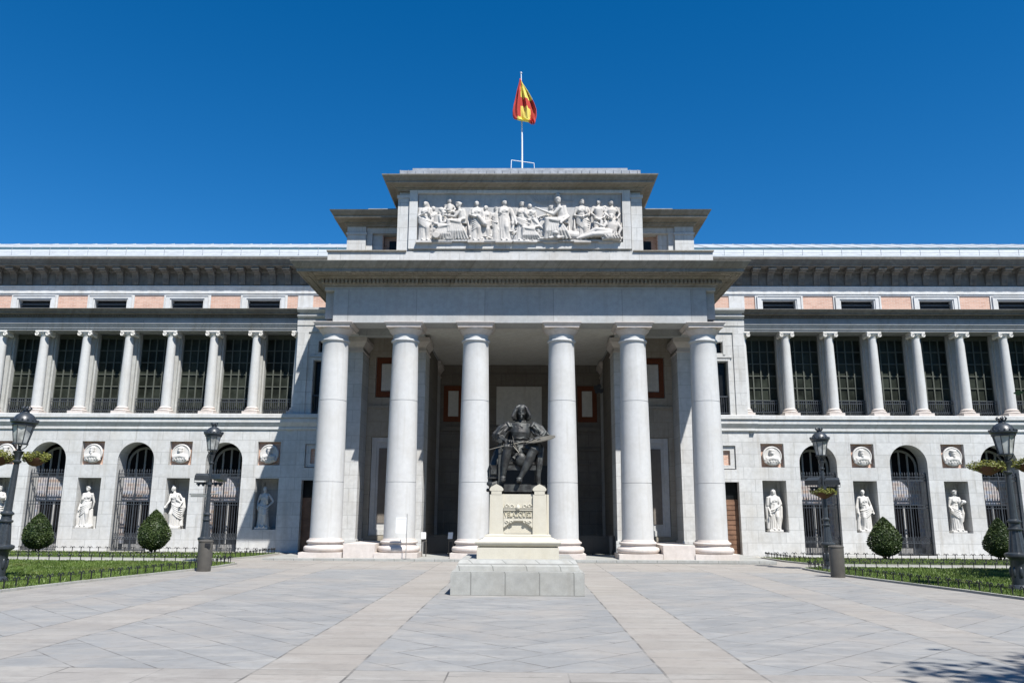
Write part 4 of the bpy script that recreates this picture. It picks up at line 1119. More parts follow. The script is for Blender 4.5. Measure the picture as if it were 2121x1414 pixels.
def child(px, s, pose='stand', z=0.0):
    m_ = MB(); o = V3(0, 0, z)
    m_.tube([o + V3(0, 0, 0.30), o + V3(0.01, -.02, 0.45), o + V3(0, 0, 0.62)], [0.10, 0.095, 0.10], 14)
    head(m_, o + V3(0, -0.02, 0.76), 0.95, 0.3, 'short')
    if pose == 'stand':
        for sx in (-1, 1): m_.tube([o + V3(sx * 0.05, 0, 0.32), o + V3(sx * 0.06, -0.03, 0.16), o + V3(sx * 0.06, 0, 0.0)], [0.065, 0.05, 0.04], 10)
    else:
        for sx in (-1, 1): m_.tube([o + V3(sx * 0.05, 0, 0.30), o + V3(sx * 0.2, -0.12, 0.30), o + V3(sx * 0.2, -0.08, 0.02)], [0.07, 0.06, 0.04], 10)
    arm(m_, o + V3(-0.1, 0, 0.58), o + V3(-0.18, -.04, 0.42), o + V3(-0.05, -0.14, 0.38), (0.04, 0.035, 0.025))
    arm(m_, o + V3(0.1, 0, 0.58), o + V3(0.2, -.02, 0.46), o + V3(0.12, -0.12, 0.36), (0.04, 0.035, 0.025))
    rfig(m_, x=px2x(px), s=s)
standing(880, 1.0, hair='veil', yaw=-.5, hip=-.02, mantle=1, aL=((-0.24, -.05, 1.12), (0.0, -0.2, 1.2)), aR=((.25, 0, 1.1), (.22, -.12, .82)))
seated(908, 0.98, 1, 2, 'long', True, True, armf=[((0.1, -0.2, 0.72), (0.38, -0.18, 0.78)), ((0.2, 0, 0.75), (0.5, -.05, .95))])
child(930, 1.1, 'sit', 0.75)
seated(955, 1.02, -1, 3, 'bun', seat=0.62)
standing(987, 1.0, hair='top', yaw=-.1, hip=.05, mantle=-1, aL=((-0.24, -.08, 1.18), (0.08, -0.22, 1.02)), aR=((.26, -.08, 1.12), (.30, -.2, .90)), props=[('tube', [V3(.05, -.22, 1.1), V3(.3, -.2, .75), V3(.36, -.18, .7)], [.07, .10, .06])])
child(1008, 0.95, 'sit', -0.2)
m_ = MB()                                            # curling wreath stack behind
for i in range(16):
    a = random.uniform(0, 6.28); m_.tube([V3(.06 * math.cos(a + t) + random.uniform(-.03, .03), -.08, .25 + i * .05 + .06 * math.sin(a + t)) for t in (0, .9, 1.8, 2.7)], 0.022, 6)
m_.tube([V3(0, 0, 0), V3(0, -.04, .3), V3(0, 0, 1.1)], [.16, .13, .1], 10)
rfig(m_, x=px2x(1028))
standing(1045, 1.03, hair='short', yaw=0.7, hip=0.0, mantle=-1, rolls=0, n=8, aL=((-0.27, 0.02, 1.12), (-.25, -.1, .9)), aR=((.27, 0, 1.12), (.28, -.1, .86)), props=[('tube', [V3(-.22, .02, 1.42), V3(-.34, .0, 1.0), V3(-.26, 0, .4)], [.05, .09, .06]), ('tube', [V3(.22, .02, 1.42), V3(.36, .0, 1.0), V3(.24, 0, .4)], [.05, .09, .06])])
child(1062, 0.98)
standing(1081, 0.98, hair='band', yaw=0.4, hip=0.04, mantle=1, rolls=4, aL=((-0.25, 0, 1.14), (-.2, -.14, .86)))
seated(1108, 0.92, -1, 5, 'bun', seat=0.38, armf=[((0.22, -.12, .62), (.46, -.16, .42)), ((.2, 0, 1.1), (.48, -.05, 1.18))])
m_ = MB(); m_.add([(-.32, 0, .5), (.05, 0, .12), (.42, 0, .62), (.05, 0, 1.02), (-.32, -.09, .5), (.05, -.09, .12), (.42, -.09, .62), (.05, -.09, 1.02)], [(0, 1, 2, 3), (7, 6, 5, 4), (0, 4, 5, 1), (1, 5, 6, 2), (2, 6, 7, 3), (3, 7, 4, 0)])
m_.box(-.2, .5, -.2, 0, 0, .10); rfig(m_, x=px2x(1126))
seated(1164, 1.22, -1, 6, 'helmet', seat=0.52, yaw=0.5, armf=[((-0.25, -.15, .86), (-.62, -.2, 1.0)), ((.2, -.1, .8), (.05, -.25, .62))])
m_ = MB()                                            # crouching lion
m_.tube([V3(.55, 0, .22), V3(.2, -.05, .25), V3(-.1, -.1, .27)], [.2, .2, .2], 14); m_.ball((-.22, -.14, .34), (.24, .2, .26)); m_.ball((-.3, -.32, .27), (.10, .08, .09))
for i in range(26):
    a = i * .8; m_.ball((-.22 + .2 * math.cos(a), -.2 - .1 * math.sin(i * 2.3) ** 2, .34 + .22 * math.sin(a)), .05, 8, 6)
for q in (-.35, -.05): m_.tube([V3(q + .1, -.2, .16), V3(q - .2, -.3, .05)], [.07, .06], 8)
rfig(m_, x=px2x(1168), s=0.95)
standing(1207, 1.04, hair='band', yaw=0.5, hip=0.03, mantle=1, rolls=6, aL=((-0.27, 0, 1.14), (-.05, -.2, 1.02)), aR=((.27, 0, 1.2), (.08, -.2, 1.06)))
def nude(px, s, z, back=False, sgn=1):
    m_ = MB()
    m_.tube([V3(0, 0, .82), V3(.02 * sgn, -.02, 1.05), V3(0, -.02, 1.25), V3(0, 0, 1.40)], [(.16, .12), (.135, .11), (.18, .13), (.12, .08)], 18)
    for sx in (-1, 1):
        m_.tube([V3(sx * .08, 0, .85), V3(sx * .10, -.05, .48), V3(sx * .10, .0, .06)], [.10, .07, .045], 12); m_.ball((sx * .16, 0, 1.36), (.075, .07, .07))
        if not back: m_.ball((sx * .075, -.10, 1.28), (.07, .04, .05))
    arm(m_, (-.18, 0, 1.36), (-.26, -.06, 1.12), (-.16, -.2, .98)); arm(m_, (.18, 0, 1.36), (.28, -.02, 1.12), (.2, -.16, .95))
    m_.tube([V3(0, 0, 1.38), V3(0.01, 0, 1.5)], .05, 10); head(m_, (0.02 * sgn, -.01, 1.6), .95, -.6 * sgn, 'short')
    m_.tube([V3(-.2, -.1, .95), V3(0, -.15, .82), V3(.2, -.1, .9), V3(.26, -.05, .4)], [.05, .06, .05, .05], 8)
    m_.tube([V3(.1, -.16, .8), V3(.06, -.18, .45), V3(.1, -.1, .1)], [.05, .07, .07], 8)
    m_.xf(Matrix.Translation((0, 0, z))); rfig(m_, x=px2x(px), s=s)
nude(1241, 1.0, 0.02); nude(1269, 0.98, 0.02, True, -1)
m_ = MB()                                            # reclining river god
m_.tube([V3(.25, -.1, .35), V3(.3, -.12, .62), V3(.28, -.1, .82)], [(.2, .15), (.19, .14), (.16, .1)], 16); head(m_, (.26, -.14, 1.0), 1.0, -.1, 'long', True)
m_.tube([V3(.25, -.15, .32), V3(-.3, -.25, .42), V3(-.9, -.2, .10)], [.14, .10, .055], 12); m_.tube([V3(.25, -.2, .25), V3(-.4, -.3, .2), V3(-1.0, -.22, .04)], [.13, .10, .055], 12)
arm(m_, (.42, -.1, .78), (.6, -.14, .5), (.5, -.2, .25), (.07, .055, .04)); arm(m_, (.1, -.1, .78), (-.02, -.2, .55), (-.2, -.25, .62), (.07, .055, .04))
m_.tube([V3(.55, -.15, .05), V3(.2, -.25, .12), V3(-.1, -.2, .05)], [.1, .12, .08], 10)
for i in range(6): m_.tube([V3(.1 + .08 * i, -.3, .3), V3(.0 + .1 * i, -.34, .15), V3(.12 + .09 * i, -.3, .02)], .03, 6)
rfig(m_, x=px2x(1252), s=0.98)
m_ = MB()
m_.ball((0, 0, 0), 0.01)
for bx, bs, by, kw in ((896, .88, .16, dict(hair='short', yaw=.5)), (923, .92, .16, dict(hair='bun', yaw=-.4)), (1006, .9, .16, dict(hair='short', yaw=-.4)), (1027, .86, .16, dict(hair='band', yaw=.4)),
                       (1098, .94, .14, dict(hair='short', yaw=.2)), (1142, .9, .15, dict(hair='bun', yaw=.6)), (1255, .9, .16, dict(hair='short', yaw=.4)), ):
    q_ = draped(int(bx), dict(kw, mantle=1 if bx % 2 else -1, hip=.03, aL=((-0.25, -.04, 1.12), (-.05, -.18, 1.0)))); q_.xf(Matrix.Translation((0, by - 0.10, -0.11))); rfig(q_, x=px2x(bx), s=bs)
rr_ = random.Random(21); dm = MB()
for i in range(150):
    x_ = rr_.uniform(-3.8, 3.8); h_ = rr_.uniform(.15, 1.15); w2 = rr_.uniform(-.25, .25)
    dm.tube([(x_, RY - .02, RZ0 + .04), (x_ + w2 * .5, RY - rr_.uniform(.03, .12), RZ0 + h_ * .5), (x_ + w2, RY, RZ0 + h_)], [rr_.uniform(.03, .06), rr_.uniform(.04, .07), .02], 6)
dm.box(-3.9, 3.9, RY - .03, RY + .01, RZ0, RZ0 + .5)
remesh(dm, 'relief_drapery', M['relief'], 0.021, RP)
m_.lathe([(0.12, -.05), (0.13, -.02), (.13, .05)], n=16); m_.xf(Matrix.Translation((0, -.3, .16)) @ Matrix.Rotation(PI / 2, 4, 'X')); rfig(m_, x=px2x(905))

# ================================================================= MONUMENT
PCX, PCY = 0.04, 18.75
PD = empty('statue_pedestal', (PCX, PCY, 0), 'cream stone pedestal on two grey granite steps, lettered VELAZQUEZ', 'pedestal')
mb = MB(); mb.box(PCX - 1.365, PCX + 1.365, 17.05, 20.45, -0.02, 0.44); mb.box(PCX - 1.35, PCX + 1.35, 17.065, 20.43, 0.44, 0.465); mb.build('lower_step', M['step_stone'], PD)
mb = MB(); mb.box(PCX - 1.29, PCX + 1.29, 17.30, 20.2, 0.467, 0.56, 0.02, 0.02); mb.box(PCX - 1.27, PCX + 1.27, 17.32, 20.18, 0.56, 0.68, 0.06, 0.16); mb.build('upper_step', M['step_stone'], PD)
mb = MB(); px, py = PCX + 0.0, PCY
mb.box(px - 0.88, px + 0.88, 17.85, 19.65, 0.68, 0.915)
ring = []
for t in range(7):
    a = -PI / 2 + PI * t / 12 * 1.0
    ring.append((0.80 + 0.13 * math.cos(a), 0.93 + 0.10 * (1 + math.sin(a))))
prev = [(0.80, 0.918)] + ring + [(0.86, 1.06), (0.76, 1.10), (0.72, 1.13), (0.72, 1.17), (0.665, 1.19)]
for (h0, z0_), (h1, z1_) in zip(prev[:-1], prev[1:]):
    v = [(px + sx * h, py + sy * h, z) for h, z in ((h0, z0_), (h1, z1_)) for sx, sy in ((-1, -1), (1, -1), (1, 1), (-1, 1))]
    mb.add(v, [(0, 1, 5, 4), (1, 2, 6, 5), (2, 3, 7, 6), (3, 0, 4, 7)])
mb.build('pedestal_base', M['pedestal'], PD)
mb = MB(); f = py - 0.66
mb.box(px - 0.60, px + 0.64, f + 0.06, py + 0.66, 1.19, 2.05, 0.012, 0.0)
mb.box(px - 0.645, px - 0.602, f + 0.2, py + 0.6, 1.19, 2.05); mb.box(px + 0.642, px + 0.685, f + 0.2, py + 0.6, 1.19, 2.05)
for c in (px - 0.475, px + 0.475):
    mb.box(c - 0.155, c + 0.155, f, f + 0.14, 1.19, 2.04, 0.012, 0)
    # notched finials
    mb.prism([(0, 0)] * 0 or [(f - 0.005, 2.04), (f + 0.14, 2.04), (f + 0.14, 2.12), (f - 0.005, 2.12)], c - 0.115, c + 0.115)
    z = 2.12; pts = [(-0.14, z), (-0.155, z + .03), (-0.14, z + .06), (-0.115, z + .09), (0, z + .15), (0.115, z + .09), (0.14, z + .06), (0.155, z + .03), (0.14, z)]
    v = [(c + a, f - 0.01, zz) for a, zz in pts] + [(c + a, f + 0.14, zz) for a, zz in pts]; n = len(pts)
    mb.add(v, [tuple(range(n)), tuple(range(n, 2 * n))[::-1]] + [(i, (i + 1) % n, n + (i + 1) % n, n + i) for i in range(n)])
mb.build('pedestal_block', M['pedestal'], PD)
mb = MB()                                             # carved front between the piers
a, b = px - 0.318, px + 0.318
mb.box(a, b, f + 0.035, f + 0.058, 1.53, 1.72); mb.box(a, b, f + 0.0, f + 0.056, 1.70, 1.725); mb.box(a, b, f + 0.01, f + 0.056, 1.745, 1.765)
mb.box(a, b, f + 0.0, f + 0.056, 1.475, 1.525)
for s_ in (-1, 1):
    for i in range(5):
        xa, xb = sorted((px + s_ * (0.318 - 0.035 * i), px + s_ * (0.318 - 0.035 * (i + 1)))); mb.box(xa, xb, f + 0.0, f + 0.056, 1.34 + 0.026 * i, 1.475)
    for k_ in (0, 1):
        c = (px + s_ * (0.25 - 0.11 * k_), 1.80 - .012 * k_)
        mb.tube([(c[0] + (0.05 - 0.006 * t) * math.cos(t), f + 0.03, c[1] + (0.045 - 0.005 * t) * math.sin(t)) for t in [0.7 * i for i in range(10)]], 0.017, 6)
        c = (px + s_ * (0.25 - 0.1 * k_), 1.45 - .0 * k_)
        mb.tube([(c[0] + (0.04 - 0.004 * t) * math.cos(t), f - 0.005, c[1] + (0.035 - 0.004 * t) * math.sin(t)) for t in [0.7 * i for i in range(9)]], 0.014, 6)
mb.ball((px, f + 0.0, 1.755), (0.05, 0.045, 0.05), 12, 8); mb.ball((px, f + 0.02, 1.80), (0.04, 0.03, 0.03), 10, 8)
mb.box(a + .04, b - .04, f + 0.03, f + 0.056, 1.195, 1.225)
mb.build('carved_tablet', M['pedestal'], PD, smooth=True)
me = text_mesh('VELAZQUEZ', 0.155, 0.012); xs = [v.co.x for v in me.vertices]; sc = 0.60 / (max(xs) - min(xs)); me.transform(Matrix.Diagonal((sc, 1, 1, 1)))
me.materials.append(flat('cut_letter_stone', (0.44, 0.41, 0.31), 0.8, 0.1)); link('raised_letters', me, PD, (px, f + 0.026, 1.565))

# ---- seated bronze painter
ZB = 2.10
def zmap(mb, xs=1.0):
    T = [(-1, -1), (0, 0), (0.25, 0.27), (0.80, 0.98), (0.95, 1.14), (1.40, 1.575), (1.53, 1.66), (1.80, 1.975), (3, 3.175)]
    out = []
    for x, y, z in mb.V:
        for (a, b), (c, d) in zip(T[:-1], T[1:]):
            if a <= z <= c: z = b + (d - b) * (z - a) / (c - a); break
        out.append((0.04 + (x - 0.04) * xs, y, z))
    mb.V = out; return mb
def painter():
    mb = MB()
    z = 0.17
    # legs: thighs, stockings, shoes
    def leg(hipj, knee, ank, toe):
        h, k, a, t = map(Vector, (hipj, knee, ank, toe))
        mb.tube([h, h.lerp(k, .35), h.lerp(k, .75), k], [(0.16, 0.15), (0.175, 0.155), (0.16, 0.145), (0.115, 0.12)], 26, fold=folds(8, 0.16, h.x * 9, 5, False))
        mb.tube([k + V3(0, 0, .05), k, k.lerp(a, .12)], [0.09, 0.115, 0.09], 14, fold=folds(7, 0.08, 1, 1, False))
        mb.tube([k, k.lerp(a, .25), k.lerp(a, .5), k.lerp(a, .8), a], [0.092, 0.10, 0.090, 0.058, 0.05], 16)
        mb.ball(a.lerp(t, .1) + V3(0, 0.02, -0.03), (0.055, 0.07, 0.055), 12, 8)
        mb.tube([a + V3(0, 0.06, -0.065), a.lerp(t, .5) + V3(0, 0, -0.02), t], [(0.05, 0.045), (0.058, 0.042), (0.045, 0.026)], 14)
        mb.ball(a.lerp(t, .45) + V3(0, -0.0, 0.02), (0.07, 0.035, 0.03), 10, 6)
        mb.tube([a + V3(-.05, 0, -.01), a + V3(0, -.05, 0), a + V3(.05, 0, -.01)], 0.015, 6)
    leg((-0.10, 0.05, 0.74), (-0.235, -0.46, 0.80), (-0.335, -0.47, 0.285), (-0.345, -0.72, 0.20))
    leg((0.16, 0.05, 0.74), (0.36, -0.44, 0.76), (0.04, -0.50, 0.25), (0.0, -0.72, 0.20))
    # torso, belt, doublet
    mb.tube([V3(0.03, 0.06, 0.62), V3(0.03, 0.02, 0.80), V3(0.03, 0.0, 0.96), V3(0.045, -0.01, 1.15), V3(0.055, 0.02, 1.34), V3(0.06, 0.05, 1.44)],
            [(0.23, 0.18), (0.235, 0.19), (0.205, 0.17), (0.25, 0.19), (0.265, 0.165), (0.13, 0.10)], 36, fold=folds(8, 0.018, 2, 3, False))
    for i in range(7): mb.ball((0.035 + .003 * i, -0.165 - .012 * math.sin(i * .6), 0.90 + 0.068 * i), 0.014, 8, 6)
    for zz, o in ((0.93, .012), (1.02, .018), (1.10, .014)):
        mb.tube([V3(-.12, -.12, zz - .03), V3(-.04, -.17, zz), V3(.035, -.178, zz - .02), V3(.12, -.165, zz + .005), V3(.2, -.11, zz - .03)], o, 8)
    mb.tube([V3(-.17, -.03, .83), V3(-.1, -.15, .82), V3(.04, -.19, .815), V3(.18, -.14, .84), V3(.24, -.02, .85)], 0.024, 8)
    mb.box(0.06, 0.17, -0.215, -0.15, 0.68, 0.81)
    for i in range(9):
        a = -2.9 + 2.6 * i / 8; mb.tube([V3(.03 + .2 * math.cos(a), .0 + .17 * math.sin(a), .82), V3(.03 + .26 * math.cos(a), .0 + .26 * math.sin(a), .70)], [0.03, 0.045], 8)
    for i in range(8):
        a = -2.75 + 2.35 * i / 7; mb.tube([V3(.045 + .235 * math.cos(a), .0 + .165 * math.sin(a), 1.30 - .02 * (i % 2)), V3(.04 + .222 * math.cos(a + .08), .0 + .165 * math.sin(a + .08), 1.1), V3(.03 + .19 * math.cos(a), .01 + .15 * math.sin(a), .93)], [.012, .018, .010], 6)
    # shoulder wings
    for sx in (-1, 1):
        cx_ = 0.055 + sx * 0.27
        mb.tube([V3(cx_ - sx * .04, -0.11, 1.28), V3(cx_, -0.06, 1.38), V3(cx_, 0.05, 1.42), V3(cx_ - sx * .03, 0.14, 1.34)], [(0.05, 0.03), (0.07, 0.03), (0.07, 0.03), (0.04, 0.03)], 12)
        mb.ball((cx_ - sx * .02, 0.02, 1.33), (0.11, 0.11, 0.10), 14, 10)
    # right arm (viewer's left) with full sleeve, hand on the thigh
    mb.tube([V3(-0.22, 0.02, 1.33), V3(-0.36, 0.0, 1.20), V3(-0.44, -0.02, 1.06), V3(-0.44, -0.06, 0.96)], [0.12, 0.155, 0.17, 0.11], 24, fold=folds(7, .2, 1, 6, False))
    mb.tube([V3(-0.36, -.06, 1.24), V3(-0.52, -.05, 1.08), V3(-0.58, -.0, 1.0), V3(-.50, .05, 1.0)], [0.05, 0.05, 0.03, .03], 8)
    mb.tube([V3(-0.43, -0.05, 1.03), V3(-0.38, -0.22, 0.97), V3(-0.27, -0.36, 0.925)], [0.10, 0.082, 0.05], 18, fold=folds(7, .16, 1, 6, False))
    mb.tube([V3(-.29, -.34, .93), V3(-.25, -.375, .92)], [.06, .05], 12)
    H0 = V3(-0.19, -0.43, 0.925)
    mb.ball(H0, (0.065, 0.055, 0.034), 12, 8)
    for i, (dx, dy, L) in enumerate(((0.045, -0.02, .11), (0.03, -0.045, .125), (0.005, -0.055, .12), (-0.02, -0.05, .10))):
        a = H0 + V3(dx, dy, 0.01); d = V3(0.65 - .2 * i, -0.62, -0.12).normalized(); b_ = a + d * L * .5; c_ = b_ + (d + V3(0, 0, -1.2)).normalized() * L * .5
        mb.tube([a, b_, c_], [0.018, 0.017, 0.013], 8)
    mb.tube([H0 + V3(0.045, 0.03, 0.0), H0 + V3(0.10, -0.01, -0.005), H0 + V3(0.135, -0.05, -0.03)], [0.019, 0.017, 0.013], 8)
    # left arm holding the palette
    mb.tube([V3(0.33, 0.03, 1.33), V3(0.45, 0.0, 1.22), V3(0.54, -0.03, 1.10), V3(0.50, -0.1, 1.02)], [0.12, 0.15, 0.15, 0.11], 24, fold=folds(7, .2, 3, 6, False))
    mb.tube([V3(0.44, .02, 1.30), V3(0.62, -.03, 1.16), V3(0.76, -.10, 1.06)], [0.07, 0.06, 0.012], 10, fold=folds(4, .15, 3, 4, False))
    mb.tube([V3(0.52, -0.06, 1.06), V3(0.45, -0.2, 1.0), V3(0.36, -0.30, 0.97)], [0.08, 0.065, 0.045], 14)
    H1 = V3(0.30, -0.34, 0.97); mb.ball(H1, (0.06, 0.05, 0.035), 12, 8)
    for i in range(4):
        a = H1 + V3(-0.03 + .018 * i, -0.03, -0.01); mb.tube([a, a + V3(-.03, -.045, -.02), a + V3(-.035, -.05, -.06)], [0.017, 0.015, 0.012], 8)
    mb.tube([H1 + V3(-.02, 0, .01), H1 + V3(-.06, -.03, .04), H1 + V3(-.085, -.06, .055)], [.018, .016, .013], 8)
    # neck, collar, head
    mb.tube([V3(0.06, 0.03, 1.40), V3(0.065, 0.0, 1.56)], [0.085, 0.07], 14)
    mb.tube([V3(0.06, 0.03, 1.435), V3(0.06, -.01, 1.455)], [(0.15, 0.14), (.13, .12)], 20)
    C_ = V3(0.07, -0.03, 1.665)
    head(mb, C_, 1.2, -0.08, None)
    mb.ball(C_ + V3(0, -.085, .065), (.075, .035, .05), 12, 8)
    # moustache, goatee
    for sx in (-1, 1): mb.tube([C_ + V3(0, -.125, -.045), C_ + V3(sx * .045, -.115, -.055), C_ + V3(sx * .085, -.09, -.03)], [.016, .016, .006], 6)
    mb.tube([C_ + V3(0, -.11, -.08), C_ + V3(0, -.115, -.13), C_ + V3(0, -.10, -.165)], [.028, .03, .01], 8)
    for sx in (-1, 1): mb.ball(C_ + V3(sx * .036, -.09, .02), .014, 8, 6)
    # crown of hair and long wavy locks
    mb.ball(C_ + V3(0, 0.055, 0.06), (0.122, 0.125, 0.108), 18, 12)
    rr = random.Random(5)
    for sx in (-1, 1):
        for i in range(15):
            y0 = -0.045 + 0.011 * i
            p0 = C_ + V3(sx * rr.uniform(.02, .05), y0 * .6 + .03, 0.14); p1 = C_ + V3(sx * rr.uniform(.10, .12), y0 * .9 + .01, 0.085)
            p2 = C_ + V3(sx * rr.uniform(.135, .165), y0 + rr.uniform(-.01, .02), 0.0 + rr.uniform(-.02, .02)); p3 = C_ + V3(sx * rr.uniform(.15, .215), y0 + rr.uniform(-.01, .03), -0.095 + rr.uniform(-.03, .03)); p4 = C_ + V3(sx * rr.uniform(.11, .19), y0 + .01, -0.175 + rr.uniform(-.02, .03))
            mb.tube([p0, p1, p2, p3, p4], [.03, .034, .036, .036, .02], 8)
    mb.ball(C_ + V3(0, 0.09, -0.05), (0.13, 0.07, 0.14), 14, 10)
    return mb
PT = empty('painter_statue', (PCX, PCY, ZB + 0.0), 'dark bronze statue of a seated long haired painter holding palette and brush', 'statue')
o = remesh(zmap(painter()), 'body', M['bronze'], 0.0095, PT, (PCX, PCY, ZB + 0.02), smooth_it=1)
mb = MB(); mb.box(-0.32, 0.30, -0.60, 0.58, 0, 0.165, .01, .01); mb.box(-0.62, 0.62, -0.50, 0.60, 0.0, 0.15, .02, .02); mb.build('bronze_plinth', M['bronze'], PT, (PCX, PCY, ZB))
mb = MB()                                                # chair
for sx in (-1, 1):
    c = 0.03 + sx * 0.44
    mb.box(c - .035, c + .035, -0.42, -0.35, 0.15, 0.92); mb.box(c - .035, c + .035, 0.32, 0.40, 0.15, 1.40)
    mb.box(c - .045, c + .045, -0.48, 0.34, 0.92, 0.965); mb.tube([(c, -0.50, 0.945), (c, -.44, .95)], [0.05, .05], 12)
    mb.box(c - .02, c + .02, -0.36, 0.33, 0.32, 0.38)
mb.box(-0.40, 0.46, -0.36, 0.36, 0.56, 0.66); mb.box(-0.38, 0.44, 0.34, 0.38, 0.95, 1.38); mb.box(-0.38, .44, -.41, -.37, .42, .50)
zmap(mb)
mb.build('chair', M['bronze'], PT, (PCX, PCY, ZB))
mb = MB()                                                # cloak over the chair
mb.tube([V3(0.40, -.15, .98), V3(.50, -.30, .80), V3(.46, -.36, .50), V3(.42, -.34, .20)], [.06, .09, .09, .05], 14, fold=folds(5, .2, 1, 2, False))
mb.tube([V3(-.30, .1, 1.0), V3(-.46, .0, .7), V3(-.56, -.05, .4), V3(-.55, -.1, .17)], [.10, .12, .14, .12], 14, fold=folds(5, .18, 1, 2, False))
mb.tube([V3(-.12, -.25, .66), V3(.10, -.34, .52), V3(.25, -.30, .55)], [.10, .13, .10], 14, fold=folds(4, .15, 1, 2, False))
mb.tube([V3(-.22, -.30, .45), V3(0., -.36, .48), V3(.15, -.3, .42)], [.03, .045, .03], 8)
mb.ball((.06, -.43, .60), (.13, .08, .12), 12, 8)
remesh(zmap(mb), 'cloak', M['bronze'], 0.013, PT, (PCX, PCY, ZB), smooth_it=1)
mb = MB()                                                # palette: thin oval plate
n = 28; rim = []
for i in range(n):
    a = 2 * PI * i / n; rim.append((0.34 * math.cos(a) * (1 - 0.12 * math.cos(a)), 0.22 * math.sin(a)))
v = [(x, y, 0) for x, y in rim] + [(x, y, 0.022) for x, y in rim]
mb.add(v, [tuple(range(n))[::-1], tuple(range(n, 2 * n))] + [(i, (i + 1) % n, n + (i + 1) % n, n + i) for i in range(n)])
mb.xf(Matrix.Translation((0.55, -0.42, 1.17)) @ Matrix.Rotation(R(-13), 4, 'Y') @ Matrix.Rotation(R(16), 4, 'X'))
mb.build('palette', M['bronze_light'], PT, (PCX, PCY, ZB))
mb = MB(); mb.tube([V3(-0.66, -0.52, 0.93), V3(-0.2, -0.51, 1.05), V3(0.24, -0.48, 1.13)], [0.009, 0.011, 0.006], 6); mb.tube([V3(-0.13, -.50, 1.24), V3(-.09, -.51, 1.06), V3(0.03, -.52, .82)], [.005, .009, .007], 6)
mb.tube([V3(-0.14, -.50, 1.05), V3(.02, -.55, .86)], [.006, .009], 6)
mb.build('brush', M['bronze_light'], PT, (PCX, PCY, ZB))
mb = MB()                                                # books and scroll at the foot
mb.box(-0.66, -0.44, -0.30, -0.10, 0.33, 0.60); mb.box(-0.68, -0.42, -0.32, -0.08, 0.30, 0.335); mb.box(-0.62, -0.48, -.34, -.30, .40, .56)
mb.tube([V3(-0.68, -.25, .20), V3(-.56, -.34, .14), V3(-.44, -.32, .22)], [.05, .09, .05], 12); mb.tube([V3(-0.70, -.2, .05), V3(-.55, -.3, .03), V3(-.42, -.3, .08)], [.04, .045, .04], 10)
mb.tube([V3(-.63, -.33, .62), V3(-.56, -.34, .45), V3(-.48, -.33, .62)], .012, 6)
mb.build('stacked_folios', M['bronze'], PT, (PCX, PCY, ZB))

# ================================================================= FLAG
FP_ = empty('flagpole', (0.09, 32.5, 14.9), 'thin white flagpole on the portico roof with a small cross stay at its foot', 'flagpole')
mb = MB(); mb.tube([(0.09, 32.5, 14.9), (0.08, 32.5, 17.5), (0.03, 32.5, 20.72)], [0.042, 0.034, 0.02], 10); mb.ball((0.03, 32.5, 20.77), 0.045, 10, 8); mb.build('pole', M['white'], FP_, smooth=True)
mb = MB()
for a, b in (((-.38, 32.3, 16.52), (.60, 32.7, 16.56)), ((-.38, 32.3, 16.52), (-.42, 32.2, 14.9)), ((.60, 32.7, 16.56), (.70, 32.9, 14.9))): mb.tube([a, b], 0.016, 6)
mb.build('stay_frame', M['white'], FP_)
# drooping flag: outline rows (photograph pixels give its real size on the mast)
rows = [(165, 1075.5, 1077), (178, 1073, 1083), (192, 1069.5, 1091), (206, 1066.5, 1098.5), (220, 1063, 1105.5), (234, 1061, 1110), (244, 1061.5, 1110.5), (250, 1064, 1110), (254, 1076, 1108.5), (258, 1095, 1107.5), (262, 1099, 1106)]
mb = MB(); NR, NC = 40, 36
def rowat(t):
    f = t * (len(rows) - 1); i = min(int(f), len(rows) - 2); u = f - i
    return [rows[i][k] * (1 - u) + rows[i + 1][k] * u for k in range(3)]
vs = []; uv = []
for j in range(NR + 1):
    py_, l, r_ = rowat(j / NR)
    for i in range(NC + 1):
        u = i / NC; px_ = l + (r_ - l) * u
        X = (px_ - 1079.5) * 0.0212 + 0.055; Z = 20.76 - (py_ - 152) * 0.0232
        env = min(1, j / 8)
        Yd = 32.45 + env * (0.09 * math.sin(u * 15 + j * 0.09) + 0.03 * math.sin(u * 31 - j * .1)) - 0.12 * env
        vs.append((X, Yd, Z)); uv.append((px_, py_))
fs = []; mi = []
for j in range(NR):
    for i in range(NC):
        a = j * (NC + 1) + i; fs.append((a, a + 1, a + NC + 2, a + NC + 1))
        x_ = sum(uv[k][0] for k in fs[-1]) / 4; y_ = sum(uv[k][1] for k in fs[-1]) / 4
        c = 0
        if x_ > 1077.2:
            edge = 1077 + (y_ - 168) * 0.50
            if y_ < 172: c = 0
            elif y_ < 207 + (x_ - 1078) * 0.30 and y_ > 172 + max(0, (x_ - 1079)) * 0.9: c = 1
            elif y_ > 223 + (x_ - 1078) * 0.42 and x_ < 1098 - max(0, (y_ - 240)) * .2 and y_ > 222: c = 1
            if c == 1 and 1089 < x_ < 1094 and 197 < y_ < 207: c = 2
        elif y_ > 247 and x_ > 1071: c = 1
        mi.append(c)
mb.add(vs, fs); mb.MI = mi
fl = mb.build('flag', [M['red'], M['yellow'], M['crest']], None, (0, 0, 0), smooth=True)
sol = fl.modifiers.new('t', 'SOLIDIFY'); sol.thickness = 0.012
tag(fl, 'red and yellow flag hanging limp in folds from the roof mast', 'flag')

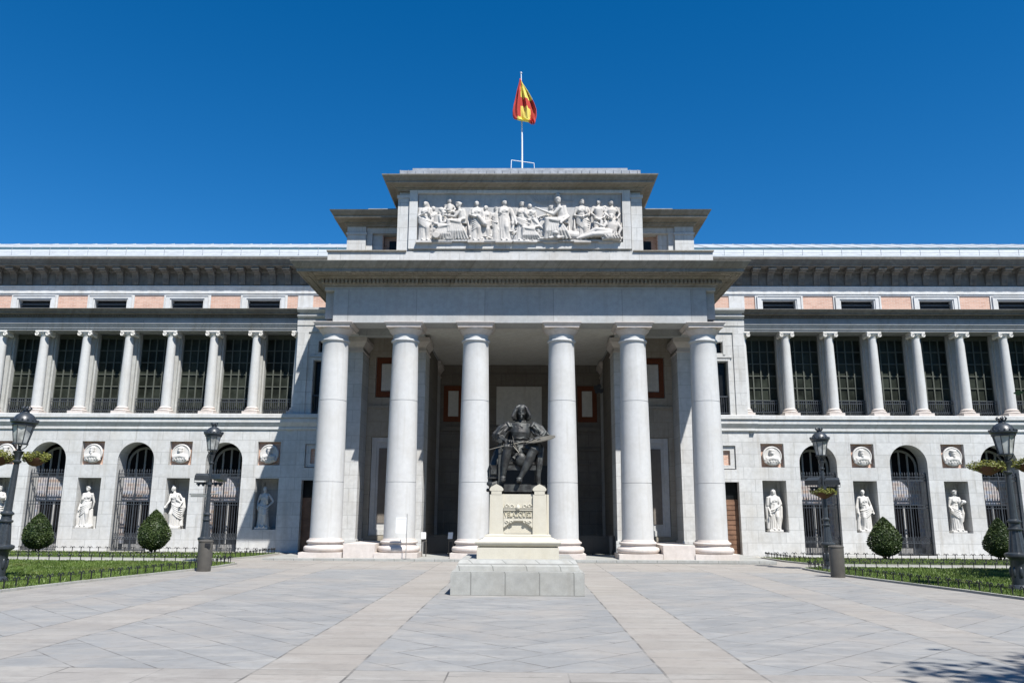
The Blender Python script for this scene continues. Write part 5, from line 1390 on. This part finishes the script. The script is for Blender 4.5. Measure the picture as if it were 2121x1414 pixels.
# ================================================================= STREET LAMPS
def lantern(mb_m, mb_g, z0, s=1.0, cx=0):
    n = 8
    mb_m.lathe([(0.04 * s, z0 - 0.17 * s), (0.05 * s, z0 - 0.12 * s), (0.03 * s, z0 - 0.1 * s), (0.035 * s, z0 - 0.03 * s), (0.06 * s, z0 - 0.02 * s)], n=12)
    for i in range(4):
        a = PI / 4 + i * PI / 2
        mb_m.tube([(0.04 * s * math.cos(a), 0.04 * s * math.sin(a), z0 - 0.13 * s), (0.13 * s * math.cos(a), 0.13 * s * math.sin(a), z0 - 0.05 * s), (0.155 * s * math.cos(a), 0.155 * s * math.sin(a), z0 + 0.01 * s)], 0.012 * s, 6)
    mb_m.lathe([(0.15 * s, z0), (0.175 * s, z0 + 0.005 * s), (0.175 * s, z0 + 0.03 * s), (0.15 * s, z0 + 0.035 * s)], n=n)
    mb_g.lathe([(0.145 * s, z0 + 0.036 * s), (0.228 * s, z0 + 0.44 * s)], n=n)
    for i in range(n):
        a = 2 * PI * i / n
        mb_m.tube([(0.152 * s * math.cos(a), 0.152 * s * math.sin(a), z0 + 0.03 * s), (0.237 * s * math.cos(a), 0.237 * s * math.sin(a), z0 + 0.45 * s)], 0.011 * s, 4)
    mb_m.lathe([(0.22 * s, z0 + 0.44 * s), (0.26 * s, z0 + 0.445 * s), (0.262 * s, z0 + 0.49 * s), (0.30 * s, z0 + 0.52 * s), (0.30 * s, z0 + 0.55 * s), (0.25 * s, z0 + 0.57 * s), (0.235 * s, z0 + 0.62 * s), (0.19 * s, z0 + 0.69 * s), (0.12 * s, z0 + 0.74 * s), (0.08 * s, z0 + 0.755 * s), (0.07 * s, z0 + 0.79 * s), (0.10 * s, z0 + 0.81 * s), (0.05 * s, z0 + 0.83 * s)], n=16)
    for i in range(16):
        a = 2 * PI * i / 16; mb_m.ball((0.285 * s * math.cos(a), 0.285 * s * math.sin(a), z0 + 0.575 * s), (0.028 * s,) * 3, 6, 4)
    for i in range(7):
        a = 2 * PI * i / 7; mb_m.tube([(0.07 * s * math.cos(a), 0.07 * s * math.sin(a), z0 + 0.81 * s), (0.11 * s * math.cos(a), 0.11 * s * math.sin(a), z0 + 0.86 * s), (0.075 * s * math.cos(a), 0.075 * s * math.sin(a), z0 + 0.91 * s)], [0.02 * s, 0.022 * s, 0.006 * s], 5)
    mb_m.ball((0, 0, z0 + 0.86 * s), 0.035 * s, 8, 6)
def lamp(x, y, h, label, group, big=True, lean=0.0, lights=(), baskets=(), bar=None):
    """h = height of the lantern's lower rim"""
    z0 = gz(x); root = empty('street_lamp', (x, y, z0), label, 'street lamp', group)
    b = MB(); k = 0.94 if big else 0.76
    fl = lambda a, z: 1 + 0.05 * math.cos(12 * a)
    b.lathe([(0.30 * k, -0.05), (0.30 * k, 0.06), (0.26 * k, 0.09), (0.24 * k, 0.12), (0.205 * k, 0.15), (0.20 * k, 0.40), (0.19 * k, 0.68), (0.21 * k, 0.71), (0.29 * k, 0.76), (0.30 * k, 0.80), (0.29 * k, 0.83), (0.19 * k, 0.86)], n=16)
    b.lathe([(0.185 * k, 0.86), (0.175 * k, 0.95), (0.15 * k, 1.15), (0.125 * k, 1.34)], n=36, mod=fl)
    b.lathe([(0.14 * k, 1.34), (0.165 * k, 1.36), (0.165 * k, 1.39), (0.12 * k, 1.41), (0.115 * k, 1.50), (0.155 * k, 1.53), (0.155 * k, 1.56), (0.10 * k, 1.60)], n=20)
    for i in range(8):
        a = PI / 8 + i * PI / 4; b.ball((0.19 * k * math.cos(a), 0.19 * k * math.sin(a), 0.42), (0.04, 0.04, 0.13), 8, 6)
    b.build('lamp_base', M['lamp_iron'], root, (x, y, z0), smooth=True)
    sft = MB(); hs_ = h - 0.16
    sft.lathe([(0.095 * k, 1.60), (0.09 * k, 1.7), (0.062 * k, hs_ - 0.28)], n=24, mod=lambda a, z: 1 + 0.04 * math.cos(10 * a))
    sft.lathe([(0.07 * k, hs_ - 0.28), (0.10 * k, hs_ - 0.25), (0.10 * k, hs_ - 0.22), (0.065 * k, hs_ - 0.20), (0.08 * k, hs_ - 0.10), (0.12 * k, hs_ - 0.02), (0.13 * k, hs_), (0.05 * k, hs_ + 0.02)], n=20)
    sft.build('lamp_post', M['lamp_iron'], root, (x, y, z0), smooth=True)
    m_, g_ = MB(), MB(); lantern(m_, g_, h, 1.0 if big else 1.0)
    lo = m_.build('lantern', M['lamp_iron'], root, (x, y, z0), smooth=True); g_.build('lantern_glass', M['lamp_glass'], lo, (x, y, z0))
    if lights:
        br_ = MB(); br_.tube([(-0.42, 0, 2.50), (0.42, 0, 2.50)], 0.028, 8); br_.lathe([(0.10, 2.46), (0.10, 2.54)], n=12)
        for q in (-0.35, -.2, .2, .35): br_.ball((q, 0, 2.46), 0.045, 8, 6)
        br_.build('light_bracket', M['lamp_iron'], root, (x, y, z0))
        for (dx, ang, tl) in lights:
            f = MB(); f.add([(-.19, -.13, -.05), (.19, -.13, -.05), (.19, .15, -.10), (-.19, .15, -.10), (-.21, -.16, .09), (.21, -.16, .09), (.19, .15, .13), (-.19, .15, .13)], [(3, 2, 1, 0), (4, 5, 6, 7), (0, 1, 5, 4), (1, 2, 6, 5), (2, 3, 7, 6), (3, 0, 4, 7)])
            f.box(-.215, .215, -.17, -.15, -.06, .10); f.tube([(-.22, 0, 0), (-.22, 0, -.14), (.22, 0, -.14), (.22, 0, 0)], 0.012, 5)
            f.xf(Matrix.Rotation(R(tl), 4, 'X')); f.xf(Matrix.Rotation(R(ang), 4, 'Z'))
            f.build('floodlight', M['lamp_iron'], root, (x + dx, y, z0 + 2.68))
    if bar:
        bb = MB(); bb.tube([(bar[0], 0, bar[2]), (bar[1], 0, bar[2])], 0.018, 6); bb.box(bar[0] + .02, bar[0] + .03, -.01, .01, bar[2] - .09, bar[2]); bb.box(bar[0] + .05, -0.05, -.005, .005, bar[2] - .10, bar[2] - .03)
        bb.build('cross_bar', M['steel'], root, (x, y, z0))
    for (dx, dz, w_, ds) in baskets:
        a = MB()
        if abs(dx) > 0.1:
            sg = 1 if dx > 0 else -1
            a.tube([(0, 0, dz + 0.02), (dx * 0.6, 0, dz + 0.0), (dx * 1.3, 0, dz + 0.05)], 0.014, 6)
        else:
            a.tube([(0.16 * math.cos(t), 0.16 * math.sin(t), dz - 0.05) for t in [2 * PI * i / 16 for i in range(17)]], 0.014, 6)
        a.build('basket_arm', M['lamp_iron'], root, (x, y, z0))
        basket(x + dx + dz * math.tan(R(lean)), y - 0.02, z0 + dz - dx * math.sin(R(lean)), w_, ds)
    if lean: root.rotation_euler = (0, R(lean), 0)
    return root
def leaves(mb, pts, size, rnd, nrm=None):
    for p in pts:
        d = Vector((rnd.gauss(0, 1), rnd.gauss(0, 1), rnd.gauss(0, 1))).normalized()
        u = d.cross(Vector((0.3, 0.2, 1))).normalized(); v = d.cross(u)
        s = size * rnd.uniform(0.6, 1.3); p = Vector(p)
        mb.add([p - u * s * 0.5, p + v * s * 0.28, p + u * s * 0.6, p - v * s * 0.28], [(0, 1, 2, 3)])
def basket(x, y, z, w_, label):
    root = empty('flower_basket', (x, y, z - 0.18), label, 'hanging basket', 'flower baskets on the street lamps')
    b = MB(); b.lathe([(0.05, -0.19), (0.14, -0.15), (w_ * 0.36, -0.04), (w_ * 0.38, 0.0), (0.02, 0.0)], n=18); b.build('bowl', M['terra_bowl'], root, (x, y, z), smooth=True)
    rnd = random.Random(hash(label) % 999 if False else int(x * 100)); l = MB(); P = []
    for i in range(1500):
        a = rnd.uniform(0, 2 * PI); r_ = (w_ * 0.5) * math.sqrt(rnd.random()) * (1 + .1 * math.sin(3 * a)); zz = rnd.uniform(-0.13, 0.13) * (1.1 - (r_ / (w_ * .55)) ** 2) + 0.02
        P.append((r_ * math.cos(a), r_ * math.sin(a) * 0.8, zz + 0.04 * math.sin(a * 5)))
    leaves(l, P, 0.045, rnd); l.build('foliage', M['basket_leaf'], root, (x, y, z))
lamp(-11.92, 19.0, 3.14, 'nearest street lamp on the left lawn, black, with two flower baskets', 'old style street lamps', True, 3.2,
     baskets=((-0.42, 2.80, 0.80, 'left flower basket of the nearest left lamp, cut by the picture edge'), (0.44, 2.84, 0.62, 'round flower basket in front of the leftmost arch')))
lamp(-9.86, 26.0, 3.55, 'farther street lamp on the left with two floodlights and a cross bar behind the bin', 'old style street lamps', False, lean=0.0, lights=((-0.26, 20, 8), (0.30, -28, -6)), bar=(-0.62, 0.30, 2.18))
lamp(9.60, 25.9, 3.50, 'farther street lamp on the right with two floodlights above one flower basket', 'old style street lamps', False, lights=((-0.30, -38, 14), (0.30, -22, 10)), baskets=((0.0, 2.36, 0.84, 'wide flower basket ringed round the farther right lamp post'),))
lamp(11.47, 19.2, 3.06, 'nearest street lamp on the right edge with two flower baskets', 'old style street lamps', True,
     baskets=((-0.46, 2.78, 0.85, 'long flower basket on the left of the nearest right lamp'), (0.46, 2.84, 0.72, 'flower basket at the right edge of the picture')))

# ---- litter bins
def bin_(x, y, label, rz):
    z0 = gz(x); root = empty('litter_bin', (x, y, z0), label, 'litter bin', 'tall litter bins by the lawn corners')
    n = 28; mb = MB()
    sh = lambda r_, z: [(r_ * math.cos(2 * PI * i / n) * (1.0), r_ * math.sin(2 * PI * i / n) * 0.85, z) for i in range(n)]
    prof = [(0.185, 0.0), (0.19, 0.03), (0.20, 0.78), (0.195, 0.80)]
    vs = [p for r_, z in prof for p in sh(r_, z)]
    fs = [(j * n + i, j * n + (i + 1) % n, (j + 1) * n + (i + 1) % n, (j + 1) * n + i) for j in range(len(prof) - 1) for i in range(n)] + [tuple(range(n))[::-1]]
    mb.add(vs, fs); mb.add([(0.19 * math.cos(2 * PI * i / n), 0.16 * math.sin(2 * PI * i / n), 0.80) for i in range(n)], [tuple(range(n))])
    a = mb.build('bin_body', M['bin'], root, (x, y, z0), smooth=True); a.rotation_euler.z = rz
    mb = MB(); mb.lathe([(0.205, 0.79), (0.208, 0.82), (0.18, 0.845), (0.06, 0.86)], n=n); mb.xf(Matrix.Diagonal((1, 0.87, 1, 1))); c = mb.build('lid', M['bin'], root, (x, y, z0), smooth=True); c.rotation_euler.z = rz
    mb = MB(); mb.box(0.02, 0.16, -0.19, -0.10, 0.68, 0.765); d = mb.build('slot', M['black'], root, (x, y, z0)); d.rotation_euler.z = rz
bin_(-8.75, 23.2, 'brown grey litter bin in front of the farther left street lamp', R(8))
bin_(8.80, 23.1, 'brown grey litter bin in front of the farther right street lamp', R(-20) + PI)

# ---- clipped shrubs
def shrub(x, y, w_, h_, label, seed):
    z0 = gz(x); root = empty('topiary_shrub', (x, y, z0), label, 'shrub', 'egg shaped clipped shrubs')
    rnd = random.Random(seed); l = MB(); P = []
    def rad(t): return (w_ / 2) * (math.sin(PI * min(1, t * 1.0) ** 0.62) ** 0.8 if t < 1 else 0)
    for i in range(9000):
        t = rnd.uniform(0.0, 1.0); a = rnd.uniform(0, 2 * PI)
        bump = 1 + 0.07 * math.sin(2 * a + 4 * t + seed * 2.1) + 0.05 * math.sin(5 * a - 9 * t + seed) + 0.07 * mn.noise((a * 1.6, t * 6, seed * 3.7))
        r_ = rad(t) * bump * (1 - abs(rnd.gauss(0, 0.06))) + rnd.gauss(0, .012)
        P.append((r_ * math.cos(a), r_ * math.sin(a), 0.16 + (h_ - 0.16) * t + rnd.gauss(0, .012)))
    leaves(l, P, 0.062, rnd); l.build('foliage', M['topiary'], root, (x, y, z0))
    c = MB(); c.lathe([(rad(t) * 0.84, 0.2 + (h_ - 0.22) * t) for t in [0.02, .1, .2, .35, .5, .65, .8, .9, .97]], n=20); c.build('inner_growth', M['topiary'], root, (x, y, z0), smooth=True)
    s = MB()
    for i in range(5):
        a = i * 1.26; s.tube([(0.05 * math.cos(a), 0.05 * math.sin(a), -0.03), (0.2 * math.cos(a), 0.2 * math.sin(a), 0.35)], [0.03, 0.02], 6)
    s.build('stem', M['bark'], root, (x, y, z0))
shrub(-18.95, 32.4, 1.15, 1.52, 'clipped shrub in front of the leftmost arch beside the near lamp', 1)
shrub(-14.35, 32.4, 1.18, 1.68, 'clipped shrub standing left of the two left arches, before the stooping statue', 2)
shrub(14.20, 32.4, 1.18, 1.62, 'clipped shrub beside the right wing middle niche', 3)
shrub(18.62, 32.4, 1.10, 1.62, 'clipped shrub beside the nearest right street lamp', 4)

# ================================================================= LAWNS
def curve_edge(sd): return [(11.3, -5.0), (11.2, 6.0), (10.9, 12.5), (10.55, 15.0), (10.35, 17.0), (10.05, 19.0), (9.62, 21.0), (9.15, 23.4), (8.98, 25.2), (8.98, 26.4)]
def lawn(sd):
    E1 = [(sd * x, y) for x, y in curve_edge(sd)]
    front = E1 + [(sd * 9.7, 27.1), (sd * 26, 27.1), (sd * 26, -5.0)]
    back = [(sd * 10.2, 28.75), (sd * 9.75, 30.5), (sd * 9.6, 33.1), (sd * 26, 33.1), (sd * 26, 28.75)]
    s_ = 'left' if sd < 0 else 'right'
    a = tilt_sheet('front_lawn', front, 0.02, M['lawn']); b = tilt_sheet('back_lawn', back, 0.02, M['lawn'])
    tilt_sheet('gravel_path', [(sd * 9.2, 27.1), (sd * 26, 27.1), (sd * 26, 28.75), (sd * 10.2, 28.75)], 0.006, M['kerb'])
    tilt_sheet('wall_margin', [(sd * 9.6, 33.1), (sd * 26, 33.1), (sd * 26, 34.6), (sd * 9.6, 34.6)], 0.005, M['gravel'])
    # kerbs
    def kerb(pts, w_=0.10, h_=0.05):
        mb = MB()
        for (x0, y0), (x1, y1) in zip(pts[:-1], pts[1:]):
            d = Vector((x1 - x0, y1 - y0)); nrm = Vector((-d.y, d.x)).normalized() * (w_ / 2)
            za, zb = gz(x0), gz(x1)
            c = [(x0 + nrm.x, y0 + nrm.y, za), (x1 + nrm.x, y1 + nrm.y, zb), (x1 - nrm.x, y1 - nrm.y, zb), (x0 - nrm.x, y0 - nrm.y, za)]
            mb.add([(a_, b_, c_ - .02) for a_, b_, c_ in c] + [(a_, b_, c_ + h_) for a_, b_, c_ in c], [(4, 5, 6, 7), (0, 1, 5, 4), (1, 2, 6, 5), (2, 3, 7, 6), (3, 0, 4, 7)])
        o = mb.build('lawn_kerb', M['kerb']); tag(o, kind='structure')
    kerb(E1 + [(sd * 9.7, 27.1), (sd * 26, 27.1)]); kerb([(sd * 26, 28.75), (sd * 10.2, 28.75), (sd * 9.75, 30.5), (sd * 9.6, 33.1)])
    # blades
    rnd = random.Random(5 + sd); mb = MB()
    def inside(x, y, poly):
        c = False; n = len(poly); j = n - 1
        for i in range(n):
            xi, yi = poly[i]; xj, yj = poly[j]
            if (yi > y) != (yj > y) and x < (xj - xi) * (y - yi) / (yj - yi) + xi: c = not c
            j = i
        return c
    cnt = 0
    while cnt < 62000:
        ax = 8.9 + 13.6 * rnd.random() ** 1.15; y = rnd.uniform(14.5, 33.1); x = sd * ax
        if ax > 1.2 + y * 0.66: continue
        if not (inside(x, y, front) or inside(x, y, back)): continue
        cnt += 1
        h_ = rnd.uniform(0.035, 0.075) * (1 + 0.5 * mn.noise((x * 1.5, y * 1.5, 0))); a = rnd.uniform(0, PI); w_ = 0.012 + 0.006 * rnd.random()
        dx, dy = math.cos(a) * w_, math.sin(a) * w_; lx, ly = rnd.gauss(0, .02), rnd.gauss(0, .02); z0 = gz(x) + 0.02
        mb.add([(x - dx, y - dy, z0), (x + dx, y + dy, z0), (x + lx, y + ly, z0 + h_)], [(0, 1, 2)])
    g = mb.build('grass', M['blade']); tag(g, 'short mown green grass on the %s lawns' % s_, 'grass', kind='stuff')
    return front, back
lawn(-1); lawn(1)

# ---- hoop topped little fences
def post_mesh():
    mb = MB(); mb.box(-0.010, 0.010, -0.010, 0.010, -0.02, 0.22)
    for s_ in (-1, 1):
        mb.tube([(0, 0, 0.16), (s_ * 0.02, 0, 0.22), (s_ * 0.055, 0, 0.245), (s_ * 0.085, 0, 0.225), (s_ * 0.088, 0, 0.195), (s_ * 0.07, 0, 0.185)], [0.012, 0.013, 0.013, 0.012, 0.011, 0.008], 6)
    return mb
POST = None
def low_fence(pts, label, step=0.35):
    global POST
    L0 = pts[0]; root = empty('lawn_fence', (L0[0], L0[1], gz(L0[0])), label, 'low fence', 'low iron fences round the lawns')
    P = []; carry = 0.0
    for (x0, y0), (x1, y1) in zip(pts[:-1], pts[1:]):
        d = math.hypot(x1 - x0, y1 - y0); t = carry
        while t <= d:
            P.append((x0 + (x1 - x0) * t / d, y0 + (y1 - y0) * t / d, math.atan2(y1 - y0, x1 - x0))); t += step
        carry = t - d
    P = P[:98]
    for x, y, a in P:
        if POST is None:
            POST = post_mesh().build('fence_post', M['black'], root, (x, y, gz(x)), rotz=a)
        else: inst(POST, root, (x, y, gz(x)), a)
        if root.children and root.children[-1].rotation_euler.z != a: root.children[-1].rotation_euler.z = a
    mb = MB(); mb.tube([(x, y, gz(x) + 0.19) for x, y, a in P], 0.005, 4); mb.build('fence_wire', M['black'], root)
for sd, nm in ((-1, 'left'), (1, 'right')):
    off = 0.16
    low_fence([(sd * (x + off), y) for x, y in curve_edge(sd)[2:]] , 'low iron fence along the paved edge of the front %s lawn' % nm, 0.33)
    low_fence([(sd * (9.2 + .55 * 0), 26.55), (sd * 9.75, 26.95), (sd * 24, 26.95)], 'low iron fence on the path side of the front %s lawn' % nm, 0.345)
    low_fence([(sd * 24, 28.92), (sd * 10.35, 28.92)], 'low iron fence on the path side of the back %s lawn' % nm, 0.36)
    low_fence([(sd * 10.3, 29.1), (sd * 9.9, 30.5), (sd * 9.72, 33.0)], 'short low iron fence beside the portico end of the back %s lawn' % nm, 0.30)
    low_fence([(sd * 9.8, 33.0), (sd * 24, 33.0)], 'low iron fence between the back %s lawn and the museum wall' % nm, 0.35)

# ================================================================= SIGNS, BENCH, BARRIERS
t_ = empty('notice_board', (-4.09, 30.25 - 1.3, FZ), 'white notice board on a thin post before the second column', 'sign')
NX, NY = -3.93, 29.0
t_.location = (NX, NY, FZ); WL[t_.name] = Vector((NX, NY, FZ))
mb = MB(); mb.tube([(NX, NY, FZ), (NX, NY, 1.62)], 0.013, 8); mb.lathe([(0.16, FZ), (0.16, FZ + .015)], NX, NY, 20); mb.build('post', M['steel'], t_)
mb = MB(); mb.box(NX - 0.385, NX - 0.01, NY - 0.02, NY - 0.008, 0.96, 1.50); mb.build('board', M['white'], t_)
mb = MB(); mb.box(NX - 0.36, NX - 0.03, NY - 0.0225, NY - 0.0205, 1.445, 1.452); mb.build('board_rule', M['steel'], t_)
def stand(x, y, ang, label):
    r_ = empty('ticket_stand', (x, y, FZ), label, 'stand', 'small sign stands between the columns')
    mb = MB(); mb.tube([(x - .08, y, FZ), (x - .08, y, 0.72)], 0.018, 8); mb.tube([(x + .08, y, FZ), (x + .08, y, 0.68)], 0.018, 8); mb.box(x - .1, x + .1, y - .03, y + .03, .62, .70); mb.build('stand_legs', M['bin'], r_)
    mb = MB(); mb.box(-0.09, 0.09, -0.01, 0.01, -0.12, 0.12); mb.xf(Matrix.Rotation(R(ang), 4, 'Z') @ Matrix.Rotation(R(-14), 4, 'X')); mb.build('sign_plate', M['white'], r_, (x - 0.02, y - 0.05, 0.84))
stand(-3.50, 30.6, 10, 'small white sign on a dark stand just right of the second column')
stand(-2.53, 30.9, -14, 'small white sign on a dark stand left of the third column')
def barrier(xa, xb, y, h_, label):
    r_ = empty('glass_barrier', ((xa + xb) / 2, y, FZ), label, 'barrier', 'dark barriers inside the portico')
    mb = MB()
    for x in (xa, (xa + xb) / 2, xb): mb.box(x - .02, x + .02, y - .02, y + .02, FZ, h_)
    mb.box(xa, xb, y - .02, y + .02, h_, h_ + .03); mb.build('barrier_frame', M['black'], r_)
    mb = MB(); mb.box(xa + .03, xb - .03, y - .005, y + .005, FZ + .04, h_ - .01); mb.build('screen', M['blue_screen'], r_)
barrier(-3.7, -2.0, 32.6, 0.80, 'dark barrier between the second and third column'); barrier(2.0, 3.75, 32.6, 0.80, 'dark barrier between the fourth and fifth column')
r_ = empty('wall_speaker', (3.65, 37.3, 7.3), 'black round lights clustered high on the right recess pilaster', 'spotlight')
mb = MB(); mb.tube([(3.88, 37.36, 7.35), (3.6, 37.3, 7.35)], 0.03, 6)
for a, b in ((3.72, 7.48), (3.56, 7.40), (3.62, 7.24), (3.78, 7.25)): mb.tube([(a, 37.34, b), (a - .04, 37.1, b - .02)], [.07, .11], 12)
mb.build('spot_heads', M['black'], r_, (0, 0, 0))
BX, BYb = -19.2, 29.9
r_ = empty('stone_bench', (BX, BYb, gz(BX)), 'pale stone bench at the left edge behind the near lamp', 'bench')
mb = MB(); mb.box(BX - 1.2, BX + 0.32, BYb - .25, BYb + .25, 0.42, 0.52, .02, .02); mb.build('seat', M['lime_plain'], r_)
mb = MB(); mb.box(BX - 0.2, BX + 0.15, BYb - .18, BYb + .18, 0.0, 0.42, .03, .03); mb.build('leg', M['warm'], r_)
mb = MB(); mb.box(BX - 1.1, BX - 0.8, BYb - .18, BYb + .18, 0.0, 0.42, .03, .03); mb.build('leg', M['warm'], r_)

# ================================================================= TREES that shade the right side
def tree(x, y, h_, cr, label, seed, n=5200, flat_=0.75):
    root = empty('shade_tree', (x, y, gz(x)), label, 'tree', 'trees standing right of the picture')
    rnd = random.Random(seed); t = MB(); ends = []
    t.tube([(x, y, -0.1), (x + .05, y, h_ * .35), (x - .1, y + .1, h_ * .62)], [0.24, 0.18, 0.14], 12)
    for i in range(9):
        a = i * 0.7 + rnd.random() * .4; r_ = cr * rnd.uniform(.55, .9); z = h_ * rnd.uniform(.72, 1.05)
        e = (x + r_ * math.cos(a), y + r_ * math.sin(a), z); m_ = (x + r_ * .4 * math.cos(a), y + r_ * .4 * math.sin(a), h_ * .7)
        t.tube([(x - .08, y + .08, h_ * .5), m_, e], [.10, .07, .02], 7); ends.append(e); ends.append(m_)
    t.build('trunk', M['bark'], root)
    l = MB(); P = []
    for i in range(n):
        e = ends[i % len(ends)]; d = Vector((rnd.gauss(0, 1), rnd.gauss(0, 1), rnd.gauss(0, flat_))) * cr * 0.21
        P.append((e[0] + d.x, e[1] + d.y, e[2] + d.z))
    leaves(l, P, 0.24, rnd); l.build('crown', M['tree_leaf'], root)
def tree_belt():  # unseen avenue row, added to cut sky fill and window reflections
    rnd = random.Random(77); l = MB(); t = MB(); P = []
    for i in range(16):
        cx_, cy_, hh = -52 + 7 * i + rnd.uniform(-1, 1), -17 + rnd.uniform(-2, 2), rnd.uniform(12, 16)
        for j in range(14):
            c = (cx_ + rnd.gauss(0, 2), cy_ + rnd.gauss(0, 1.3), rnd.uniform(4.5, hh))
            for k in range(170):
                d = Vector((rnd.gauss(0, 1), rnd.gauss(0, 1), rnd.gauss(0, 1))) * 0.95; P.append((c[0] + d.x, c[1] + d.y, c[2] + d.z))
        l.tube([(cx_, cy_, -0.2), (cx_ + .2, cy_, 5), (cx_, cy_, 10)], [0.4, 0.3, 0.1], 8)
    leaves(l, P, 0.75, rnd); tag(l.build('sky_blocking_trees', M['tree_leaf']), 'dense green row of tall unseen avenue trees, added behind the plaza to cut sky light', 'trees', kind='stuff')
tree_belt()
tree(17.8, 20.6, 6.0, 2.7, 'leafy tree that shades the right lawn', 3, 16000)
tree(11.2, 2.0, 10.6, 3.1, 'leafy tree that throws its shadow on the near right paving', 9, 26000)
